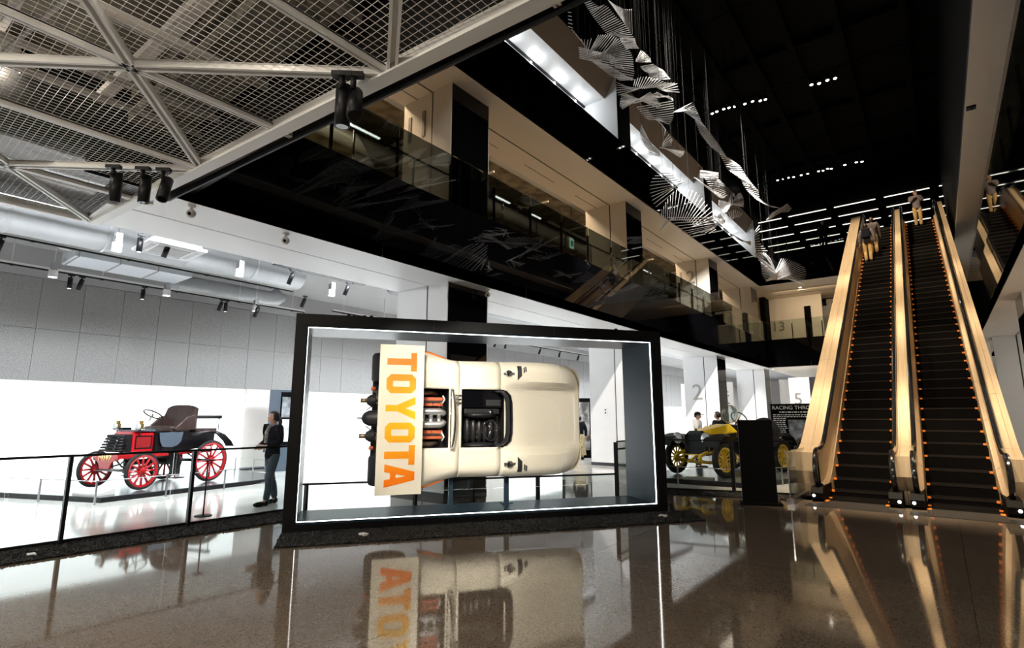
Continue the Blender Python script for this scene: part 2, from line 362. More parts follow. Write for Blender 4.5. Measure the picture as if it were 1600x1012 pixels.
# second level floor and ceiling
struct(MB().bx(-17.0, XF-0.26, -6, 48, 5.71, L2).build('floor', M['floor_upper']))
s2 = struct(MB().bx(XI, XF+0.10, -6, YF, S2+0.03, S2+0.3).build('ceiling', M['reveal']))
for (a, b) in ((XI, -8.39), (-8.34, XF+0.12)):
    MB().bx(a, b, -6, YF-0.9, S2, S2+0.03).build('soffit_panel', M['cream_panel'], s2)
    # narrow access slots cut in the strips
for q in range(12):
    MB().bx(-8.86, -8.84, 0.6+2.83*q, 2.2+2.83*q, S2-0.004, S2+0.002).build('slot', M['reveal'], s2)
ug = struct(MB().bx(-17.0, XI-0.9, -6, 48, 9.7, 9.9).build('ceiling', M['concrete_warm']))
MB().bx(XI-0.95, XI, -6, 48, 9.45, 9.6).build('bulkhead', M['plaster_grey'], ug)
MB().bx(-17.0, -16.7, -6, 48, L2, 9.7).build('back_panel', M['concrete_warm'], ug)
for q in range(13):
    MB().beam((-16.5, -3+3.1*q, 9.35), (-10.5, -3+3.1*q, 9.35), 0.06, 0.06).build('pipe', M['plaster_beige'], ug)
MB().cyl((-11.8, -6, 9.45), (-11.8, 40, 9.45), 0.05, 8).build('pipe', M['plaster_beige'], ug)
MB().cyl((-12.2, -6, 9.2), (-12.2, 40, 9.2), 0.22, 12).build('pipe', M['duct'], ug)

# third level: fascia, deep lit bays between piers
w3 = struct(MB().bx(XF-0.25, XF+0.11, -6, YF, S2+0.31, L3-0.05).build('wall_left', M['black_matte']))
y = -0.8
while y < YF:
    y1 = min(y+4.25, YF); MB().bx(XF+0.11, XF+0.12, y+0.003, y1-0.003, S2, L3).build('fascia_panel', M['black_gloss'], w3); y = y1
struct(MB().bx(-17.0, XF-0.05, -6, 48, L3-0.04, L3).build('floor', M['floor_upper']))
M['sloped_brown'] = mat('sloped_brown', (0.30, 0.24, 0.19), 0.6)
def bay(y0, y1, label):
    t = thing('window_bay', label, 'window bay', (XF, y0, L3))
    MB().bx(-8.6, -7.75, y0, y1, 12.08, 12.16).build('bay_ceiling', M['white_panel'], t, True)
    MB().bx(-8.62, -8.56, y0, y1, L3, 12.08).build('back_board', M['white_panel'], t, True)
    MB().add([(-7.75, y0, 12.06), (-7.75, y1, 12.06), (-7.34, y1, 12.72), (-7.34, y0, 12.72), (-7.75, y0, 12.5), (-7.75, y1, 12.5)], [(0, 1, 2, 3), (4, 3, 2, 5), (0, 3, 4), (1, 5, 2), (0, 4, 5, 1)]).build('sloped_soffit', M['sloped_brown'], t, True)
    MB().bx(-8.56, -7.32, y1-0.02, y1, L3, 12.72).build('end_wall', M['white_panel'], t, True)
    MB().bx(-8.56, -7.32, y0, y0+0.02, L3, 12.72).build('end_wall', M['white_panel'], t, True)
    MB().bx(-8.56, -8.50, y0, y1, 12.02, 12.075).build('light_track', M['black_paint'], t, True)
    n = max(1, int(round((y1-y0)/1.3)))
    for q in range(n):
        yq = y0+(y1-y0)*(q+0.5)/n
        u = MB().bx(-8.54, -8.50, yq-0.02, yq+0.02, 11.5, 12.0).build('uplight', M['lamp_face'], t, True)
        lamp('POINT', 'bay_uplight', (-8.36, yq, 11.78), 7.5, (0.86, 0.93, 1.0), shadow_soft_size=0.04)
    return t
bay(7.4, 14.98, 'nearest deep window bay lit white from below, high on the left')
bay(15.9, 23.4, 'second deep window bay lit white, behind the hanging rods')
bay(24.4, 31.9, 'farthest deep window bay lit white, above the thirteenth panel')
for (a, b) in ((-6, 7.4), (15.0, 15.88), (23.42, 24.38), (31.92, YF)):
    MB().bx(-10.4, XF+0.115, a, b, L3+0.01, 12.75).build('pier', M['black_matte'], w3)
MB().bx(-10.4, XF+0.115, -6, YF, 12.76, 14.2).build('upper_wall', M['black_matte'], w3)

# black roof of the hall with beams and pipes
cb = struct(MB().bx(-10.4, 9, -6, YF+1.2, 14.2, 14.5).build('ceiling', M['ceiling_black']))
for xx in (-6.3, -5.1, -3.9, -2.7, -1.3, 0.4):
    MB().bx(xx-0.1, xx+0.1, -4, YF+1, 13.85, 14.2).build('roof_beam', M['beam_dark'], cb)
for yy in (4, 9, 14, 19, 24, 29):
    MB().bx(-7.3, 2.0, yy-0.08, yy+0.08, 13.95, 14.2).build('cross_beam', M['beam_dark'], cb)
    MB().cyl((-7.3, yy+1.6, 13.7), (2.0, yy+1.6, 13.7), 0.03, 6).build('pipe', M['beam_dark'], cb)

# columns: white two-panel flank, black glass front
def column(y0, z0, z1, label, num=None, zc=0.0, side=1, cream=False):
    m = M['cream_panel'] if cream else M['white_panel']
    t = thing('column', label, 'column', ((XC if side == 1 else 3.0-XC*0-1.05), y0, z0))
    if side == 1: X0, XM, X1 = XI, -8.34, XC
    else: X0, XM, X1 = 3.3, 2.32, 1.70
    lo, hi = min(X0, X1), max(X0, X1)
    MB().bx(lo+0.02, hi-0.02, y0+0.02, y0+1.24, z0, z1-0.01).build('core', M['reveal'], t, True)
    for a, b in ((X0, XM-0.02*side), (XM+0.02*side, X1)):
        MB().bx(min(a, b), max(a, b), y0, y0+0.02, z0+(0.10 if z0 < 1 else 0), z1).build('flank_panel', m, t, True)
    MB().bx(min(X1, X1-0.02*side), max(X1, X1-0.02*side), y0+0.022, y0+1.25, z0+(0.10 if z0 < 1 else 0), z1-0.005).build('front_glass', M['black_gloss'], t, True)
    MB().bx(lo, hi, y0+1.25, y0+1.27, z0, z1-0.01).build('rear_panel', m, t, True)
    MB().bx(min(X0, X0+0.02*side), max(X0, X0+0.02*side), y0+0.02, y0+1.25, z0, z1-0.01).build('inner_panel', M['skirting'], t, True)
    if z0 < 1: MB().bx(lo-0.005, hi+0.005, y0-0.005, y0+1.275, 0, 0.10).build('plinth', M['skirting'], t, True)
    if num:
        e = text(num, 'number', 1.02 if z0 < 1 else 0.92, 0.012, M['numeral_gloss'], t, (0, 0, 0), (0, 0, 0))
        e.matrix_parent_inverse = t.matrix_basis.inverted(); e.location = (-8.84 if z0 > 1 else -8.70, y0-0.014, zc); e.rotation_euler = (R(90), 0, 0)
    return t
M['numeral_gloss'] = mat('numeral_gloss', (0.33, 0.32, 0.30), 0.35, 0.4)
column(7.75, 0, S1, 'nearest white column with a black glass front, behind the black frame')
column(16.2, 0, S1, 'white column at the right end of the upright racing car, small label on it')
column(25.0, 0, S1, 'white column with the grey number 2 above the yellow car', '2', 2.66)
column(33.5, 0, S1, 'plain white column in the far corner left of the race sign')
column(7.75, L2, S2, 'upper cream column with the number 11 and a black front', '11', 8.12, cream=True)
column(16.2, L2, S2, 'upper cream column without a number, right of number 11', cream=True)
column(24.7, L2, S2, 'upper cream column with the number 12 behind the glass rail', '12', 8.02, cream=True)
column(31.9, L2, S2, 'upper cream column at the far corner beside number 13', cream=True)
for yy, lab in ((7.75, 'white column on the right of the hall, nearest, beside the escalators'), (16.2, 'white column right of the escalators with a black edge strip'), (25.0, 'far white column right of the escalators')):
    column(yy, 0, S1, lab, side=-1)

# right side of the hall
sr = struct(MB().bx(XR, 8.0, 2.9, YF+1.5, S1+0.03, S1+0.25).build('ceiling', M['reveal']))
for a, b in ((XR, 2.30), (2.34, 3.3)): MB().bx(a, b, 2.9, YF+1.5, S1, S1+0.03).build('soffit_panel', M['cream_panel'], sr)
MB().bx(3.3, 8.0, 2.9, YF+1.5, S1+0.02, S1+0.03).build('soffit_panel', M['plaster_grey'], sr)
wr = struct(MB().bx(XR+0.01, XR+0.25, 2.0, YF, S1+0.26, L2+0.02).build('wall_right', M['black_matte']))
y = 2.9
while y < YF:
    y1 = min(y+4.25, YF); MB().bx(XR, XR+0.01, y+0.003, y1-0.003, S1, L2+0.03).build('fascia_panel', M['black_gloss'], wr); y = y1
struct(MB().bx(XR+0.26, 8, 2, 48, 5.71, L2).build('floor', M['floor_upper']))
s2r = struct(MB().bx(XR-0.10, 3.5, -6, YF, S2+0.03, S2+0.3).build('ceiling', M['reveal']))
MB().bx(XR-0.12, 1.84, -6, YF-0.9, S2, S2+0.03).build('soffit_panel', M['cream_panel'], s2r)
w4 = struct(MB().bx(1.86, 2.0, -6, YF, L2+0.03, S2).build('wall_right', M['black_matte']))
for q in range(16):
    MB().bx(1.83, 1.86, -6+2.4*q, -6+2.4*q+2.38, L2+0.03, S2-0.01).build('glass_panel', M['black_gloss'], w4)
struct(MB().bx(XR-0.10, XR+0.2, -6, YF, S2+0.31, 14.2).build('wall_right', M['black_matte']))
wq = struct(MB().bx(6.6, 6.8, 2.0, 48, 0, S1).build('wall_right', M['plaster_beige']))
for q in range(12):
    MB().bx(6.56, 6.6, 2.2+2.6*q, 4.7+2.6*q, 0.1, S1-0.1).build('panel', M['white_panel'], wq)

struct(MB().bx(-9.2, 8, 44.0, 44.2, 0, S1).build('wall_back', M['plaster_beige']))
# far end: bridge, second level room, third level landing
fb = struct(MB().bx(XF-0.3, 8, YF+0.01, YF+0.3, S1+0.26, L2+0.02).build('wall_far', M['black_matte']))
for q in range(4):
    x0 = XF+2.2*q; MB().bx(x0+0.003, x0+2.197, YF, YF+0.01, S1, L2+0.03).build('fascia_panel', M['black_gloss'], fb)
MB().bx(XF-0.3, 8, YF+0.3, 48, S1+0.02, S1+0.25).build('soffit_panel', M['cream_panel'], fb)
f2 = struct(MB().bx(XF-0.26, XR+0.26, YF+0.02, 48, 5.71, L2).build('floor', M['floor_upper']))
fs = struct(MB().bx(-9.3, 8, YF-0.9, 38, S2, S2+0.3).build('ceiling', M['cream_panel']))
for yy2 in (34.0, 35.3): MB().bx(-7.2, 1.3, yy2, yy2+0.04, S2-0.004, S2+0.001).build('slot', M['reveal'], fs)
MB().lathe([(0.0, -0.03), (0.22, -0.03), (0.24, 0.0), (0.0, 0.0)], (-5.6, 34.6, S2), n=16).build('round_grille', M['plaster_beige'], fs)
MB().lathe([(0.0, -0.02), (0.05, -0.02), (0.07, 0.0)], (-5.55, 33.8, S2), n=12).build('downlight', M['lamp_face'], fs)
fw = struct(MB().bx(-9.3, -4.9, 36.3, 36.5, L2, S2).build('wall_far', M['cream_panel']))
text('13', 'number', 0.80, 0.012, M['numeral_gloss'], fw, (-7.35, 36.28, 7.08), (R(90), 0, 0))
MB().bx(-8.1, -7.8, 35.2, 36.3, L2, S2).build('end_pillar', M['beam_dark'], fw)
MB().bx(-4.9, -3.2, 38.3, 38.5, L2, S2).build('back_panel', M['cream_panel'], fw)
MB().bx(-5.85, -5.5, 36.26, 36.3, L2, 8.2).build('dark_jamb', M['beam_dark'], fw)
MB().bx(-5.5, -4.4, 36.9, 36.92, L2, 8.2).build('screen_panel', M['plaster_grey'], fw)
MB().bx(-4.35, -3.5, 36.2, 36.25, 7.55, 8.3).build('dark_screen', M['black_gloss'], fw)
MB().bx(-3.2, 3, 38.0, 38.2, L2, S2).build('back_panel', M['beam_dark'], fw)
struct(MB().bx(-12, 8, 46.5, 46.7, L3, 14).build('wall_far', M['beam_dark']))
f3 = struct(MB().bx(XF-0.3, XR+0.3, YF-0.88, YF-0.8, S2+0.31, L3).build('wall_far', M['black_matte']))
for (x0, x1) in ((XF, -4.7), (-4.697, -2.3), (1.15, XR)):
    MB().bx(x0, x1, YF-0.9, YF-0.88, S2, L3+0.03).build('fascia_panel', M['black_gloss'], f3)
struct(MB().bx(-10, 8, YF-0.8, 46.5, L3-0.2, L3).build('floor', M['beam_dark']))
c3 = struct(MB().bx(-12, 8, YF+1.2, 47, 13.55, 13.8).build('ceiling', M['beam_dark']))
for xx in (-8.6, -6.2, -3.8, -1.4, 1.0, 3.4):
    MB().bx(xx-0.17, xx+0.17, YF+1.3, 46, 13.50, 13.55).build('rib', M['black_matte'], c3)
MB().bx(-12, 8, YF+1.0, YF+1.2, 13.55, 14.5).build('edge_beam', M['black_matte'], c3)
for r_, yy3 in enumerate((34.9, 36.7, 38.5, 40.4, 42.2)):
    names = ['nearest', 'second', 'third', 'fourth', 'farthest']
    t = thing('linear_light', 'thin line of white light, %s of the five across the ceiling above the escalators' % names[r_], 'ceiling light', (-4, yy3, 13.5), 0, 'lines of light above the escalators')
    for q, xx in enumerate((-8.6, -6.2, -3.8, -1.4, 1.0)):
        MB().bx(xx+0.2, xx+2.2, yy3-0.035, yy3+0.035, 13.51, 13.54).build('light_strip', M['led_dim'], t, True)

# ------------------------------------------------------------------ mesh ceiling over the entrance
mc = thing('mesh_ceiling', 'white wire mesh ceiling with a triangular frame over the entrance', 'mesh ceiling', (-4, 0, S1))
X0m, X1m, Y0m = XI, 3.2, -3.2
g = MB()
x = X0m
while x < X1m:
    g.beam((x, Y0m, S1+0.03), (x, EDGE(x)-0.05, S1+0.03), 0.0034, 0.0034); x += 0.062
y = Y0m
while y < 2.95:
    xs0 = X0m if y < EDGE(X0m)-0.05 else min(X1m, (y+0.05-2.75)/0.058-1.74)
    if xs0 < X1m: g.beam((xs0, y, S1+0.035), (X1m, y, S1+0.035), 0.0034, 0.0034)
    y += 0.062
stuff(g.build('wire_mesh', M['white_metal'], mc, True, fix=False))
def channel(p, q, name='frame_channel', wd=0.085):
    p = Vector((p[0], p[1], S1)); q = Vector((q[0], q[1], S1)); d = (q-p).normalized(); n = Vector((-d.y, d.x, 0))*(wd/2-0.012)
    b = MB(); b.beam(p+n, q+n, 0.024, 0.06); b.beam(p-n, q-n, 0.024, 0.06); b.beam(p+Vector((0, 0, 0.02)), q+Vector((0, 0, 0.02)), wd, 0.012)
    return b.build(name, M['white_metal'], mc, True)
A = [(-9.32, 2.14), (-6.30, 2.36), (-3.25, 2.56), (-0.2, 2.74), (2.85, 2.9)]
B = [(-7.86, 0.97), (-4.80, 1.20), (-1.75, 1.40), (1.3, 1.6)]
D = [(-9.32, -0.55), (-6.30, -0.15), (-3.25, 0.05), (-0.2, 0.25), (2.85, 0.4)]
for i in range(4):
    for u, v in ((A[i], B[i]), (B[i], A[i+1]), (D[i], B[i]), (B[i], D[i+1])): channel(u, v)
for i in range(4):
    channel((B[i][0], Y0m), (B[i][0], EDGE(B[i][0])), 'frame_bar', 0.06)
    channel((D[i+1][0], Y0m), D[i+1], 'frame_bar', 0.06); channel(D[i+1], A[i+1], 'frame_bar', 0.06)
MB().beam((X0m, EDGE(X0m)-0.065-0.12, S1), (X1m, EDGE(X1m)-0.065, S1), 0.13, 0.10).build('edge_beam', M['white_metal'], mc, True)
MB().beam((XF, EDGE(XF)+0.01, S1-0.01), (X1m, EDGE(X1m)+0.01, S1-0.01), 0.02, 0.13).build('edge_trim', M['black_paint'], mc, True)
MB().bx(X0m-0.05, X0m+0.02, Y0m, 2.0, S1-0.03, S1+0.08).build('edge_beam', M['white_metal'], mc, True)
# concrete slab, pipes and ladder above the mesh
ce = struct(MB().bx(XI-0.2, 8, -6, 2.72, 5.56, 5.7).build('ceiling', M['concrete_brown']))
MB().bx(XI+0.1, 8, 2.6, 2.72, S1+0.12, 5.56).build('edge_wall', M['black_matte'], ce)
for xx, rr in ((-8.9, 0.05), (-8.4, 0.05), (-7.1, 0.045), (-6.6, 0.04), (-5.5, 0.06), (-3.9, 0.05), (-2.4, 0.07), (-1.0, 0.05), (0.7, 0.06)):
    MB().cyl((xx, -5, 5.0), (xx+0.25, 2.5, 5.0), rr, 8).build('pipe', M['plaster_beige'], ce)
for yy, rr in ((-1.6, 0.06), (-0.4, 0.05), (0.75, 0.04), (1.75, 0.06)):
    MB().beam((XI, yy-0.2, 5.25), (8, yy+0.3, 5.25), rr*2, rr*1.4).build('pipe', M['plaster_beige'], ce)
MB().bx(-8.6, -3.0, 1.9, 2.45, 5.1, 5.5).build('duct_box', M['concrete_brown'], ce)
tr = thing('cable_ladder', 'grey cable ladder with close rungs above the mesh ceiling', 'cable ladder', (-5, 0.5, 4.75))
pa, pb = Vector((-8.6, 0.2, 4.72)), Vector((-1.6, 1.15, 4.72)); nn = (pb-pa).normalized(); sd = Vector((-nn.y, nn.x, 0))*0.09
MB().beam(pa+sd, pb+sd, 0.02, 0.05).build('side_rail', M['plaster_grey'], tr, True); MB().beam(pa-sd, pb-sd, 0.02, 0.05).build('side_rail', M['plaster_grey'], tr, True)
rg = MB().beam(-sd, sd, 0.035, 0.012).build('rung', M['white_metal'], tr, True); rg.matrix_parent_inverse = tr.matrix_basis.inverted(); rg.location = pa
for q in range(1, 100):
    c = link_copy(rg, tr, location=pa+(pb-pa)*(q/100))
for i, p in enumerate(((-3.45, 0.85), (-7.4, 0.75), (-0.5, -0.4))):
    t = thing('downlight', ['large round lit downlight above the mesh ceiling, near the top edge', 'round lit downlight above the mesh ceiling at the far left', 'round lit downlight above the mesh ceiling on the right'][i], 'downlight', (p[0], p[1], 5.2))
    MB().lathe([(0.05, 0.35), (0.12, 0.3), (0.14, 0.02), (0.15, 0.0)], (0, 0, 0), n=20).build('housing', M['white_metal'], t)
    MB().lathe([(0.0, 0.03), (0.125, 0.03)], (0, 0, 0), n=20).build('lamp', M['lamp_face'], t)

# ------------------------------------------------------------------ services in the left gallery
def strut_track(x, z, y0, y1, label):
    t = thing('lighting_track', label, 'lighting track', (x, y0, z))
    MB().bx(x-0.02, x+0.02, y0, y1, z, z+0.03).build('track', M['black_paint'], t, True)
    MB().bx(x-0.035, x+0.035, y0, y1, z+0.03, z+0.075).build('channel', M['white_metal'], t, True)
    yy = y0+0.4
    while yy < y1:
        MB().cyl((x, yy, z+0.07), (x, yy, 5.55), 0.008, 6).build('hanger', M['white_metal'], t, True)
        MB().bx(x-0.03, x+0.03, yy-0.03, yy+0.03, z-0.01, z+0.02).build('clip', M['black_paint'], t, True); yy += 1.6
    return t
strut_track(-13.5, 4.90, -3, 7.6, 'black lighting track under the big duct, nearest the soffit')
strut_track(-15.2, 4.74, -3, 9.0, 'black lighting track along the concrete wall, left gallery')
strut_track(-10.8, 4.80, 3.0, 4.2, 'short black lighting track beside the air cassette')
strut_track(-10.6, 4.67, 5.5, 7.8, 'short black lighting track by the soffit near the first column')
strut_track(-14.6, 4.80, 9.6, 31.0, 'black lighting track seen above the upright racing car')
t = tag(MB().cyl((-12.2, -5, 5.08), (-12.2, 7.0, 5.08), 0.42, 24).build('duct', M['duct']), 'large round grey duct along the left gallery ceiling', 'duct')
for q in range(8): MB().lathe([(0.425, -0.03), (0.435, 0), (0.425, 0.03)], (-12.2, -4+1.4*q, 5.08), (0, 1, 0), 24).build('joint_ring', M['duct'], t)
tag(MB().tube([(-15.75, 5.4, 5.1), (-15.75, 7.4, 5.1), (-15.75, 8.0, 5.1), (-15.75, 8.3, 5.14), (-15.75, 8.45, 5.28)], 0.25, 16).build('duct', M['duct']), 'smaller round duct above the concrete wall with an elbow', 'duct')
tag(MB().cyl((-11.6, 9.5, 5.22), (-11.6, 32, 5.22), 0.32, 20).build('duct', M['duct']), 'round grey duct in the gallery behind the first column', 'duct')
t = thing('air_unit', 'pale grey box air unit hung from the gallery ceiling', 'air unit', (-14.7, 3.9, 4.9))
MB().bx(-15.12, -14.05, 3.0, 5.3, 4.92, 5.38).build('casing', M['unit'], t, True, bevel=0.01)
for q in range(3): MB().bx(-15.13, -14.04, 3.05+0.75*q, 3.07+0.75*q, 4.90, 5.40).build('seam', M['plaster_grey'], t, True)
MB().tube([(-14.3, 3.0, 5.1), (-14.3, 2.8, 5.1), (-14.3, 2.7, 5.2), (-14.3, 2.7, 5.5)], 0.05, 8).build('pipe', M['white_metal'], t, True)
t = thing('ceiling_cassette', 'square white ceiling air cassette near the white soffit', 'air cassette', (-11.1, 3.75, 4.62))
MB().bx(-0.48, 0.48, -0.48, 0.48, 0, 0.06).build('cover', M['white_panel'], t, bevel=0.02)
MB().bx(-0.27, 0.27, -0.27, 0.27, -0.008, 0.0).build('grille', M['plaster_grey'], t)
for a in range(4):
    b = MB().bx(-0.3, 0.3, 0.33, 0.40, -0.006, 0.0).build('outlet', M['duct'], t); b.rotation_euler = (0, 0, R(90*a))
MB().bx(-0.40, 0.40, -0.40, 0.40, 0.06, 0.35).build('body', M['duct'], t)
for i, (x, z) in enumerate(((-11.3, 5.0), (-11.0, 5.35), (-10.5, 5.3))):
    tag(MB().cyl((x, -4, z), (x, 32, z), 0.045, 8).build('pipe', M['white_metal']), ['thin white pipe beside the big duct', 'upper thin white pipe next to the soffit', 'lowest thin white pipe beside the soffit edge'][i], 'pipe')
sp0 = thing('spotlight', '', 'spotlight')
MB().bx(-0.06, 0.06, -0.022, 0.022, -0.03, 0.0).build('adapter', M['black_paint'], sp0)
MB().cyl((0, 0, -0.03), (0, 0, -0.10), 0.018, 8).build('stem', M['black_paint'], sp0)
b = MB().cyl((0, 0, 0.09), (0, 0, -0.16), 0.047, 16).build('head', M['black_paint'], sp0); b.location = (0, 0.055, -0.15)
lens = MB().lathe([(0.0, -0.162), (0.036, -0.162)], n=14).build('lens', M['lamp_soft'], b); lens_lit = lens.data; lens_dark = lens.data.copy(); lens_dark.materials[0] = M['black_gloss']
first = [True]
def spot(p, tilt, rz, label, group=None, scale=1.0):
    if first[0]: o = sp0; o.location = p; o['label'] = label; first[0] = False
    else: o = copy_tree(sp0, p, rz, label)
    if group: o['group'] = group
    elif 'group' in o: del o['group']
    o.rotation_euler = (0, 0, rz); o.scale = (scale,)*3
    for ch in o.children:
        if ch.name.startswith('head'):
            ch.rotation_euler = (R(tilt), R(tilt*0.3), 0)
            for q in ch.children: q.data = lens_lit
    return o
def atz(x, y, z): return at(x, y, 2, z)
# heavy spots under the mesh ceiling
for (px, py, tl, lab) in ((535, 113, 5, 'black spotlight under the mesh edge, left of the pair'), (553, 114, -28, 'black spotlight tilted right, right of the pair at the mesh edge'),
                          (178, 258, 8, 'black spotlight on the mesh ceiling, leftmost of the row of three'), (224, 261, 0, 'black spotlight on the mesh ceiling, middle of the row of three'), (256, 263, -25, 'black spotlight on the mesh ceiling, tilted right in the row of three')):
    o_ = spot(atz(px, py, S1-0.03), tl, R(41), lab, scale=1.35 if px > 400 else 1.25)
    for hd in o_.children:
        for ln_ in hd.children: ln_.data = lens_dark
SPL = [(112, 430, -15.2, 'upright'), (129, 431, -15.2, 'tilted'), (226, 447, -15.2, 'upright'), (347, 468, -15.2, 'tilted'), (355, 469, -15.2, 'upright'), (403, 478, -15.2, 'tilted'),
       (222, 366, -10.8, 'upright'), (264, 376, -10.8, 'tilted'), (458, 422, -10.6, 'tilted'), (545, 441, -10.6, 'tilted'), (477, 462, -13.0, 'tilted'), (404, 477, -13.0, 'tilted'), (3, 368, -13.5, 'tilted')]
POS = ['first of the pair above the concrete wall', 'second of the pair above the concrete wall', 'single one left of the small duct', 'left one of the pair below the small duct', 'right one of the pair below the small duct', 'last one above the concrete wall before the frame',
       'nearest the soffit left of the cassette', 'right beside the air cassette', 'by the soffit right of the security camera', 'by the soffit nearest the first column', 'at the end of a track over the frame corner', 'small one behind the last track end', 'cut by the left border of the photo']
for (px, py, xx, tl), ps in zip(SPL, POS):
    p = at(px, py, 0, xx)
    if xx == -15.2: p.z = 4.74
    if xx == -13.5: p.z = 4.90
    if xx == -13.0: p.z = 4.74 if px > 450 else 4.30
    spot(p, 0 if tl == 'upright' else 25, R(90), 'black gallery spotlight, %s, %s' % (tl, ps))
dl0 = thing('gallery_downlight', '', 'downlight')
MB().lathe([(0.03, 0.34), (0.03, 0.18), (0.085, 0.15), (0.085, 0.0), (0.075, 0.0)], n=16).build('housing', M['white_metal'], dl0)
for s in (-1, 1): MB().bx(s*0.06-0.012, s*0.06+0.012, -0.05, 0.05, 0.15, 0.33).build('bracket', M['steel'], dl0)
MB().cyl((0, 0, 0.3), (0, 0, 0.98), 0.008, 6).build('hanger', M['white_metal'], dl0)
MB().lathe([(0.0, 0.004), (0.078, 0.004)], n=16).build('lamp', M['lamp_face'], dl0)
DL = [(182, 392, -11.6, 'right under the big duct'), (82, 433, -14.9, 'below the air unit, leftmost'), (260, 462, -14.9, 'below the small duct'), (374, 431, -11.6, 'under the big duct, by the camera'), (399, 486, -14.9, 'last before the black frame'), (518, 462, -11.6, 'above the black frame corner')]
for i, (px, py, xx, lab) in enumerate(DL):
    p = at(px, py, 0, xx)
    if i == 0: dl0.location = p; dl0['label'] = 'lit white cylinder downlight '+lab
    else: copy_tree(dl0, p, 0, 'lit white cylinder downlight '+lab)
# spots above the racing car
k = 0
ORD = ['first', 'second', 'third', 'fourth', 'fifth', 'sixth', 'seventh', 'eighth', 'ninth', 'tenth', 'eleventh', 'twelfth']
for yy in (10.6, 11.1, 12.9, 13.4, 15.2, 15.7, 17.6, 18.3, 20.9, 22.6, 24.4, 26.0):
    spot((-14.6, yy, 4.80), 12 if k % 2 else 20, R(90), 'small black spotlight, %s along the track above the racing car' % ORD[k]); k += 1
def camera_dome(p, lab):
    t = thing('security_camera', lab, 'security camera', p)
    MB().lathe([(0.05, 0.0), (0.05, -0.03), (0.02, -0.04), (0.02, -0.07)], n=12).build('bracket', M['white_metal'], t)
    MB().sphere((0, 0, -0.12), 0.06, 12, 8).build('dome', M['plaster_beige'], t)
    MB().sphere((0.03, -0.03, -0.135), 0.028, 8, 6).build('lens', M['black_gloss'], t)
camera_dome(tuple(atz(447, 364, S1)), 'white ball camera under the white soffit')
camera_dome(tuple(atz(300, 320, S1)), 'pale dome camera under the soffit nearest the mesh edge')
camera_dome(tuple(atz(762, 452, S1)), 'small ball camera under the soffit beyond the first column')
# ------------------------------------------------------------------ black display frame
FLp = Vector((-7.14, 4.11, 0)); BD = Vector((0.5738, 0.8190, 0)); BN = Vector((-0.8190, 0.5738, 0)); BRZ = math.atan2(BD.y, BD.x)
bx = thing('display_frame', 'large black open frame with a light line round its mouth holding a racing car', 'display frame', FLp, BRZ)
BW, BH, BDp = 5.95, 3.03, 1.05
M['frame_inner'] = mat('frame_inner', (0.018, 0.034, 0.050), 0.36, spec=0.18)
M['frame_black'] = mat('frame_black', (0.003, 0.003, 0.0035), 0.45, spec=0.25)
def bpart(name, x0, x1, y0, y1, z0, z1, m): return MB().bx(x0, x1, y0, y1, z0, z1).build(name, M[m], bx)
bpart('base', 0.0, BW, 0.0, BDp, 0.0, 0.105, 'frame_black')
bpart('plinth', 0.0, BW, 0.03, BDp, -0.02, 0.0, 'frame_black')
bpart('side_wall', 0.0, 0.15, 0.0, BDp, 0.108, BH-0.17, 'frame_black')
bpart('side_wall', BW-0.17, BW, 0.0, BDp, 0.108, BH-0.17, 'frame_black')
bpart('top_beam', 0.0, BW, 0.0, BDp, BH-0.166, BH, 'frame_black')
for xx in (1.98, 3.96):
    bpart('cover_joint', xx-0.003, xx+0.003, -0.004, 0.0, BH-0.16, BH, 'reveal'); bpart('cover_joint', xx-0.5, xx-0.494, -0.004, 0.0, 0.0, 0.10, 'reveal')
bpart('lining_floor', 0.17, BW-0.19, 0.02, BDp-0.01, 0.108, 0.14, 'frame_inner')
bpart('lining_top', 0.17, BW-0.19, 0.02, BDp-0.01, BH-0.19, BH-0.168, 'frame_inner')
bpart('lining_side', 0.152, 0.17, 0.02, BDp-0.01, 0.108, BH-0.168, 'frame_inner'); bpart('lining_side', BW-0.19, BW-0.172, 0.02, BDp-0.01, 0.108, BH-0.168, 'frame_inner')
for a in ((0.174, BW-0.194, 0.141, 0.145), (0.174, BW-0.194, BH-0.195, BH-0.191)):
    bpart('light_strip', a[0], a[1], 0.022, 0.062, a[2], a[3], 'led')
for a in ((0.171, 0.174), (BW-0.194, BW-0.191)): bpart('light_strip', a[0], a[1], 0.022, 0.050, 0.146, BH-0.196, 'led')
for xx in (0.72, 0.80, 0.95, 1.05, 2.4, 5.2): MB().cyl((xx, 0.2, BH), (xx, 0.2, BH+0.05), 0.028, 10).build('cap_bolt', M['frame_black'], bx)
for u, v in ((2.44, 0.82), (3.40, 0.86)):
    MB().bx(u-0.035, u+0.035, v-0.035, v+0.035, 0.14, 0.62).build('car_stand', M['frame_inner'], bx); MB().bx(u-0.09, u+0.09, v-0.09, v+0.09, 0.14, 0.155).build('stand_foot', M['frame_inner'], bx)

